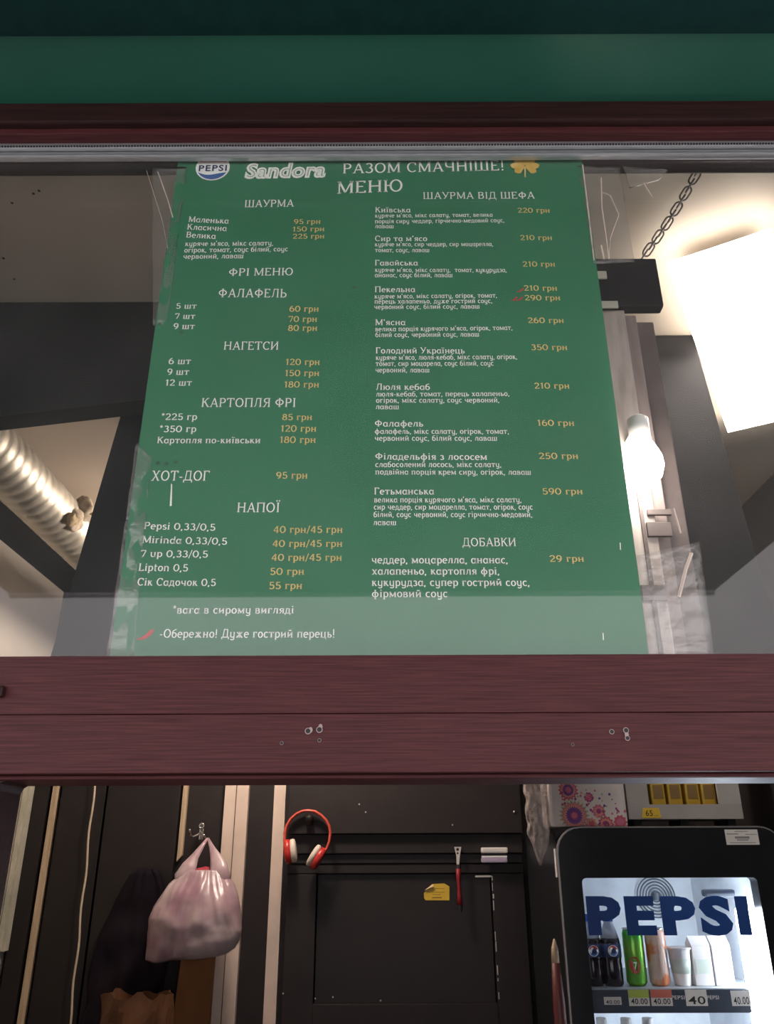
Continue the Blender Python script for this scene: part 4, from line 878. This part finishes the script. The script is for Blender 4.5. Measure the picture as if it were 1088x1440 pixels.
# shelves
shz = fpx(500, 887, 2.52).z
for i in range(4):
    z_ = shz - 0.006 - i * 0.285
    bm = B(); box(bm, wx0 - .003, wx1 + .003, 2.515, 2.98, z_, z_ + 0.006); sh = make('shelf', bm, mat('grey_shelf_wire', (0.35, 0.37, 0.40), rough=0.4), fr_)
    bm = B(); box(bm, wx0 - .002, wx1 - .05, 2.508, 2.514, z_ - 0.050, z_ + 0.004); make('price_rail', bm, mat('dark_price_rail', (0.045, 0.06, 0.09), rough=0.4), sh)
YR = 2.507
def tagcard(x0, x1, y0, y1, top_m, txt, splitz=0.5):
    a, b = fpx(x0, y1, YR), fpx(x1, y0, YR)
    bm = B(); box(bm, a.x, b.x, YR - 0.001, YR, a.z, b.z); t_ = make('price_card', bm, white_plastic, fr_)
    if top_m:
        bm = B(); box(bm, a.x, b.x, YR - 0.0014, YR - 0.001, a.z + (b.z - a.z) * splitz, b.z); make('card_header', bm, top_m, t_)
    hh = (b.z - a.z)
    text_mesh('price', txt, Vector((a.x + (b.x - a.x) * .1, YR - 0.0022, a.z + hh * .12)), Vector(((b.x - a.x) * .8, 0, 0)), Vector((0, 0, 1)), hh * (.36 if top_m else .5), ink_black, t_, serif=False, weight=0.01)
tagcard(383, 452, 922, 955, None, '40.00')
tagcard(487, 565, 892, 960, mat('lime_print', (0.45, 0.55, 0.10), rough=0.6), '40.00'); tagcard(580, 660, 892, 960, mat('salmon_print', (0.62, 0.16, 0.12), rough=0.6), '40.00')
tagcard(725, 805, 892, 960, None, '40'); tagcard(915, 985, 896, 960, None, '40.00')
for x0, x1 in ((662, 718), (810, 860)):
    a, b = fpx(x0, 932, YR), fpx(x1, 932, YR); text_mesh('rail_lettering', 'PEPSI', a, b - a, Vector((0, 0, 1)), 0.009, white_plastic, fr_, serif=False, weight=0.01)
# products on the visible shelf
YC = 2.575
def put(name, prof_, zx, m, label, cat, group=None, base=None, Y=YC, zy=880, n=22):
    c = fpx(zx, zy, Y); z_ = (shz if base is None else base)
    t_ = thing(name, (c.x, Y, z_), label, cat, group)
    for nm, pf, mm in prof_:
        bm = B(); lathe(bm, pf, c.x, Y, z_ + .0005, n=n); make(nm, bm, mm, t_, smooth=True)
    return t_, c
cola = mat('cola_liquid', (0.012, 0.008, 0.012), rough=0.15); blue_cap = mat('blue_cap', (0.02, 0.10, 0.42), rough=0.4)
pet = mat('clear_bottle_neck', (0.42, 0.46, 0.52), rough=0.12); label_navy = mat('navy_label', (0.015, 0.03, 0.10), rough=0.35)
def bottle_prof():
    return [('bottle_body', [(0.001, 0), (0.024, 0.0), (0.028, 0.006), (0.028, 0.05), (0.0265, 0.06), (0.0285, 0.07), (0.0285, 0.105), (0.026, 0.118)], cola),
            ('bottle_label', [(0.0292, 0.071), (0.0292, 0.104)], label_navy),
            ('bottle_neck', [(0.026, 0.118), (0.019, 0.140), (0.0125, 0.155), (0.0125, 0.162)], pet),
            ('cap', [(0.0145, 0.160), (0.0145, 0.176), (0.013, 0.178)], blue_cap)]
def globe(t_, c, z_):
    bm = B(); disc(bm, (c.x, c.y, z_ + 0.088), 0.014); 
    for v in bm.verts: v.co.y = YC - math.sqrt(max(1e-6, 0.0297 ** 2 - (v.co.x - c.x) ** 2)) - .0004
    g_ = make('round_emblem', bm, ink_white, t_)
    for up_, m_ in ((1, red_plastic), (-1, ink_blue)):
        bm = B(); vs = [(0.0125 * math.cos(a), up_ * (0.0125 * math.sin(a))) for a in [0.25 + i * (math.pi - 0.5) / 10 for i in range(11)]]
        bm.faces.new([bm.verts.new((c.x + x, YC - math.sqrt(0.0297 ** 2 - x * x) - .0009, z_ + 0.088 + z)) for x, z in vs]); make('emblem_wave', bm, m_, g_)
t_, c = put('cola_bottle', bottle_prof(), 343, None, 'dark cola bottle with round emblem at the left end of the lit shelf', 'bottle', 'cola bottles in the fridge'); globe(t_, Vector((c.x, YC, 0)), shz)
t_, c = put('cola_bottle', bottle_prof(), 424, None, 'dark cola bottle with round emblem next to the green can', 'bottle', 'cola bottles in the fridge'); globe(t_, Vector((c.x, YC, 0)), shz)
def can_prof(m): return [('can_body', [(0.001, 0), (0.021, 0.0), (0.0285, 0.009), (0.0285, 0.128), (0.025, 0.138)], m), ('can_rim', [(0.025, 0.138), (0.0265, 0.140), (0.0265, 0.143), (0.024, 0.143), (0.0235, 0.140)], steel)]
green_can = mat('green_can_foil', (0.05, 0.42, 0.05), (0.35, 0.62, 0.06), rough=0.25, metal=0.35, scale=9, stretch=(.2, .2, 1.2))
orange_can = mat('white_orange_can', (0.75, 0.55, 0.46), (0.72, 0.24, 0.10), rough=0.3, scale=22, lo=0.48, hi=0.56)
t_, c = put('drink_can', can_prof(green_can), 522, None, 'tall green drink can with a red dot on the fridge shelf', 'can')
bm = B(); disc(bm, (c.x - 0.008, YC, shz + 0.052), 0.014, rz=0.021)
for v in bm.verts: v.co.y = YC - math.sqrt(max(1e-6, 0.0288 ** 2 - (v.co.x - c.x) ** 2)) - .0006
rd = make('red_dot', bm, red_plastic, t_)
text_mesh('dot_lettering', '7', Vector((c.x - 0.013, YC - 0.0305, shz + 0.043)), Vector((0.010, 0, 0)), Vector((0, 0, 1)), 0.018, ink_white, rd, serif=False, weight=0.03)
t_, c = put('drink_can', can_prof(orange_can), 617, None, 'white and orange drink can right of the green can', 'can')
t_, c = put('plastic_cup', [('cup_body', [(0.001, 0), (0.022, 0), (0.0225, 0.002), (0.031, 0.088)], white_plastic), ('cup_rim', [(0.031, 0.088), (0.034, 0.090), (0.034, 0.094), (0.030, 0.094)], white_plastic), ('cup_label', [(0.0262, 0.03), (0.0297, 0.066)], mat('pale_green_label', (0.60, 0.66, 0.58), rough=0.5))], 712, None, 'white flared plastic cup on the fridge shelf', 'cup')
for i, (zx, lab) in enumerate(((795, 'pale drink carton right of the white cup'), (880, 'pale drink carton beside the bright tube'))):
    c = fpx(zx, 880, YC); ct = thing('drink_carton', (c.x, YC, shz), lab + ' in the fridge', 'carton')
    bm = B(); box(bm, c.x - 0.026, c.x + 0.026, YC - 0.02, YC + 0.03, shz + .0005, shz + 0.10, bev=0.002); make('carton_body', bm, white_plastic, ct)
    bm = B(); poly_prism(bm, [Vector((c.x - 0.026, YC - 0.02, shz + 0.10)), Vector((c.x - 0.026, YC + 0.03, shz + 0.10)), Vector((c.x - 0.026, YC + 0.005, shz + 0.122))], Vector((0.052, 0, 0))); make('carton_gable', bm, white_plastic, ct)
    bm = B(); box(bm, c.x - 0.02, c.x + 0.02, YC - 0.0208, YC - 0.02, shz + 0.03, shz + 0.065); make('carton_label', bm, MATS['pale_green_label'], ct)
low = shz - 0.285
for zx, lab in ((368, 'clear water bottle at the left end of the lower shelf'), (470, 'clear water bottle second from the left on the lower shelf'), (560, 'clear water bottle third from the left on the lower shelf')):
    put('water_bottle', [('bottle_body', [(0.001, 0), (0.026, 0), (0.029, 0.006), (0.029, 0.13), (0.026, 0.15), (0.014, 0.182), (0.0125, 0.19)], pet), ('cap', [(0.0145, 0.189), (0.0145, 0.206), (0.013, 0.208)], white_plastic), ('bottle_label', [(0.0298, 0.06), (0.0298, 0.11)], ink_blue)], zx, None, lab, 'bottle', 'water bottles on the lower shelf', base=low, zy=1000)
# stickers on the fridge
sk_ = thing('white_sticker', fpx(955, 290, YF - .001), 'white printed sticker at the top right of the black fridge', 'sticker')
a, b = fpx(892, 290, YF - .001), fpx(1018, 226, YF - .001)
bm = B(); box(bm, a.x, b.x, YF - 0.0012, YF - .0002, a.z, b.z); make('sticker_sheet', bm, white_plastic, sk_)
for u0, u1, v0, v1 in ((.05, .4, .68, .74), (.28, .72, .40, .55), (.33, .68, .28, .35), (.1, .9, .12, .16), (.3, .7, .86, .9), (.6, .95, .66, .70)):
    bm = B(); box(bm, a.x + (b.x - a.x) * u0, a.x + (b.x - a.x) * u1, YF - 0.0018, YF - .0012, a.z + (b.z - a.z) * v0, a.z + (b.z - a.z) * v1); make('print_line', bm, mat('grey_print', (0.28, 0.27, 0.28), rough=0.6), sk_)
a, b = fpx(166, 425, YF + .03), fpx(186, 306, YF + .03)
bm = B(); box(bm, fx0 - 0.0052, fx0 - 0.0042, YF + .02, YF + .045, a.z, b.z); make('side_label', bm, white_plastic, dr_)
# broom handle leaning beside the fridge
bh = thing('broom_handle', (fpx(190, 900, 2.42).x + 0.01, 2.42, 0), 'dark red stick with a pale wooden tip leaning beside the fridge', 'broom handle')
tp_, md_, lw_ = fpx(174, 680, 2.42), fpx(180, 780, 2.42), fpx(196, 960, 2.42)
bt = tp_ + (lw_ - tp_) * ((tp_.z - 0.0) / (tp_.z - lw_.z)); bt.y = 2.40; bt.x = fx0 - 0.03
bm = B(); tube(bm, [md_, tp_.lerp(md_, .4), tp_], [0.011, 0.009, 0.002], n=12); make('wooden_tip', bm, wood_strip, bh, smooth=True)
bm = B(); tube(bm, [bt, lw_, md_], [0.016, 0.016, 0.011], n=12); make('stick', bm, mat('dull_red_brown', (0.10, 0.022, 0.022), (0.14, 0.03, 0.03), rough=0.5), bh, smooth=True)
# tissue pack on the fridge
zf = ftop + 0.0045
a, b = fpx(163, 217, 2.50), fpx(485, 217, 2.50)
tpk = thing('tissue_pack', ((a.x + b.x) / 2, 2.55, zf), 'white tissue pack with pink and purple flower print on the fridge', 'tissue pack')
th_ = 0.165
bm = B(); box(bm, a.x, b.x, 2.50, 2.64, zf, zf + th_, bev=0.008); make('pack_body', bm, mat('white_pack_film', (0.74, 0.68, 0.66), rough=0.3, scale=18, bump=0.15), tpk)
pal = {k_: mat(k_ + '_flower_print', v, rough=0.5) for k_, v in dict(purple=(0.16, 0.06, 0.30), pink=(0.62, 0.16, 0.26), rose=(0.55, 0.10, 0.16), coral=(0.72, 0.30, 0.24), green=(0.42, 0.50, 0.30), plum=(0.34, 0.05, 0.20)).items()}
def tpx(zx, zy): return fpx(zx, zy, 2.4985)
def flower(zx, zy, r, cols, np_=18):
    c = tpx(zx, zy); fl = None
    for i, (k_, f_) in enumerate(cols):
        y_ = 2.4992 - 0.0002 * i; bm = B()
        rr_ = r * f_ / 2.957 / FX * 2.3
        vs = []
        for j in range(np_ * 2):
            q = rr_ * (1.0 if j % 2 == 0 else 0.78); an = math.pi * j / np_
            vs.append(bm.verts.new((max(a.x + .002, min(b.x - .002, c.x + q * math.cos(an))), y_, max(zf + .002, c.z + q * math.sin(an)))))
        bm.faces.new(vs); o_ = make('flower_print', bm, pal[k_], tpk if fl is None else fl); fl = fl or o_
def dot(zx, zy, r, k_):
    c = tpx(zx, zy); bm = B(); disc(bm, (c.x, 2.4986, c.z), r / 2.957 / FX * 2.3, n=8); make('petal_print', bm, pal[k_], tpk)
flower(258, 168, 58, (('green', 1.15), ('pink', 1.0), ('coral', 0.86), ('purple', 0.66), ('plum', .36), ('pink', .24)), 22)
flower(232, 62, 44, (('rose', 1.0), ('coral', .8), ('purple', .6), ('pink', .34)), 16); flower(360, 150, 30, (('pink', 1.0), ('coral', .7), ('plum', .4)), 10)
flower(318, 92, 22, (('plum', 1.0), ('pink', .7)), 10); flower(390, 205, 36, (('rose', 1.0), ('coral', .75), ('plum', .45)), 12); flower(450, 195, 30, (('rose', 1), ('pink', .6)), 10); flower(330, 200, 24, (('coral', 1), ('rose', .6)), 9)
random.seed(11)
for i in range(70):
    zx = random.uniform(205, 475); zy = random.uniform(60, 212)
    if (zx - 200) / 280 > zy / 190 + 0.35 or (zx - 258) ** 2 + (zy - 168) ** 2 < 62 ** 2: continue
    dot(zx, zy, random.uniform(3, 6), random.choice(('pink', 'rose', 'purple', 'plum', 'green', 'coral')))
# grey display box with yellow packets
a, b = fpx(487, 190, 2.54), fpx(965, 190, 2.54)
db = thing('display_box', ((a.x + b.x) / 2, 2.6, zf), 'grey display box with yellow packets on the fridge', 'display box')
z0_ = zf + 0.022; z1_ = z0_ + 0.2
wa, wb_ = fpx(570, 122, 2.54), fpx(862, 122, 2.54); gm = mat('warm_grey_plastic', (0.36, 0.33, 0.32), (0.42, 0.39, 0.37), rough=0.45, scale=10)
bm = B(); box(bm, a.x, b.x, 2.54, 2.55, z0_, wa.z, bev=.001); make('front_rail', bm, gm, db)
bm = B(); box(bm, wb_.x, b.x, 2.54, 2.55, wa.z, z1_); make('front_panel', bm, mat('light_grey_plastic', (0.45, 0.43, 0.41), rough=0.45), db)
bm = B(); box(bm, a.x, wa.x, 2.54, 2.55, wa.z, z1_); make('front_stile', bm, gm, db)
bm = B(); box(bm, a.x, b.x, 2.68, 2.69, z0_, z1_); make('back_panel', bm, black_brown, db)
bm = B(); box(bm, a.x, b.x, 2.55, 2.68, z0_, z0_ + .006); make('base', bm, gm, db)
for x in (a.x, b.x - .006):
    bm = B(); box(bm, x, x + .006, 2.55, 2.68, z0_ + .006, z1_); make('side_panel', bm, gm, db)
for x in (a.x + .03, (a.x + b.x) / 2, b.x - .03):
    bm = B(); box(bm, x - .012, x + .012, 2.56, 2.67, zf, z0_); make('foot', bm, gasket, db)
for i, zx in enumerate((605, 675, 748, 815)):
    c = fpx(zx, 100, 2.60); pk = thing('yellow_packet', (c.x, 2.61, z0_ + .0065), ('leftmost yellow packet', 'second yellow packet from the left', 'third yellow packet from the left', 'rightmost yellow packet')[i] + ' in the grey display box', 'packet', 'yellow packets in the display box')
    bm = B(); box(bm, c.x - .022, c.x + .022, 2.59, 2.63, z0_ + .0065, z0_ + 0.15, bev=.006); make('packet_body', bm, mat('ochre_packet', (0.55, 0.33, 0.03), (0.62, 0.40, 0.05), rough=0.4), pk)
    bm = B(); box(bm, c.x - .015, c.x + .015, 2.5885, 2.5895, z0_ + .06, z0_ + 0.10); make('packet_label', bm, mat('brown_label', (0.25, 0.15, 0.05), rough=0.5), pk)
a2, b2 = fpx(540, 178, 2.536), fpx(616, 136, 2.536)
tg = thing('price_tag', (a2.x, 2.538, a2.z), 'small yellow price tag reading 65 on the grey display box', 'price tag')
bm = B(); poly_prism(bm, [Vector((a2.x, 2.5385, a2.z)), Vector((b2.x, 2.5385, a2.z)), Vector((b2.x - .004, 2.5385, b2.z)), Vector((a2.x + .006, 2.5385, b2.z))], Vector((0, -0.001, 0))); make('tag_card', bm, yellow, tg)
p, q = fpx(556, 170, 2.5368), fpx(585, 170, 2.5368); text_mesh('price', '65', p, q - p, Vector((0, 0, 1)), (fpx(556, 145, 2.5368) - p).z, ink_black, tg, serif=False, weight=0.01)
p, q = fpx(590, 170, 2.5368), fpx(606, 170, 2.5368); text_mesh('price_unit', 'грн', p, q - p, Vector((0, 0, 1)), 0.003, ink_black, tg, serif=False)
# crinkled clear bag hanging over the fridge corner
bm = B()
def cpb(u, v):
    th = 2 * math.pi * u
    cen = 108 + 10 * v if v < .6 else 114 + (v - .6) * 5
    hw = (62 * (1 - 0.25 * v)) if v < 0.6 else 52 * (1 - v) / 0.4 * 0.9 + 3
    q = fpx(cen + hw * math.cos(th) * (1 + .25 * noise.noise(Vector((math.cos(th) * 2, v * 7, 2)))), 30 + 345 * v, 2.52)
    q.y = 2.52 + 0.03 * math.sin(th) * (1 - v * .7) + 0.012 * noise.noise(Vector((math.cos(th) * 4, math.sin(th) * 4, v * 9)))
    q.x = min(q.x, fx0 - 0.006) if v > 0.55 else q.x
    q.x = min(q.x, a_t - 0.004)
    return q
a_t = fpx(163, 217, 2.50).x
sheet(bm, cpb, 36, 40); bmesh.ops.remove_doubles(bm, verts=bm.verts, dist=0.0004); tag(make('clear_plastic_bag', bm, plastic_clear, None, smooth=True, thick=0.0005), 'crinkled clear plastic bag hanging left of the tissue pack', 'bag')

bpy.data.objects.remove(tob); bpy.data.curves.remove(tcur)
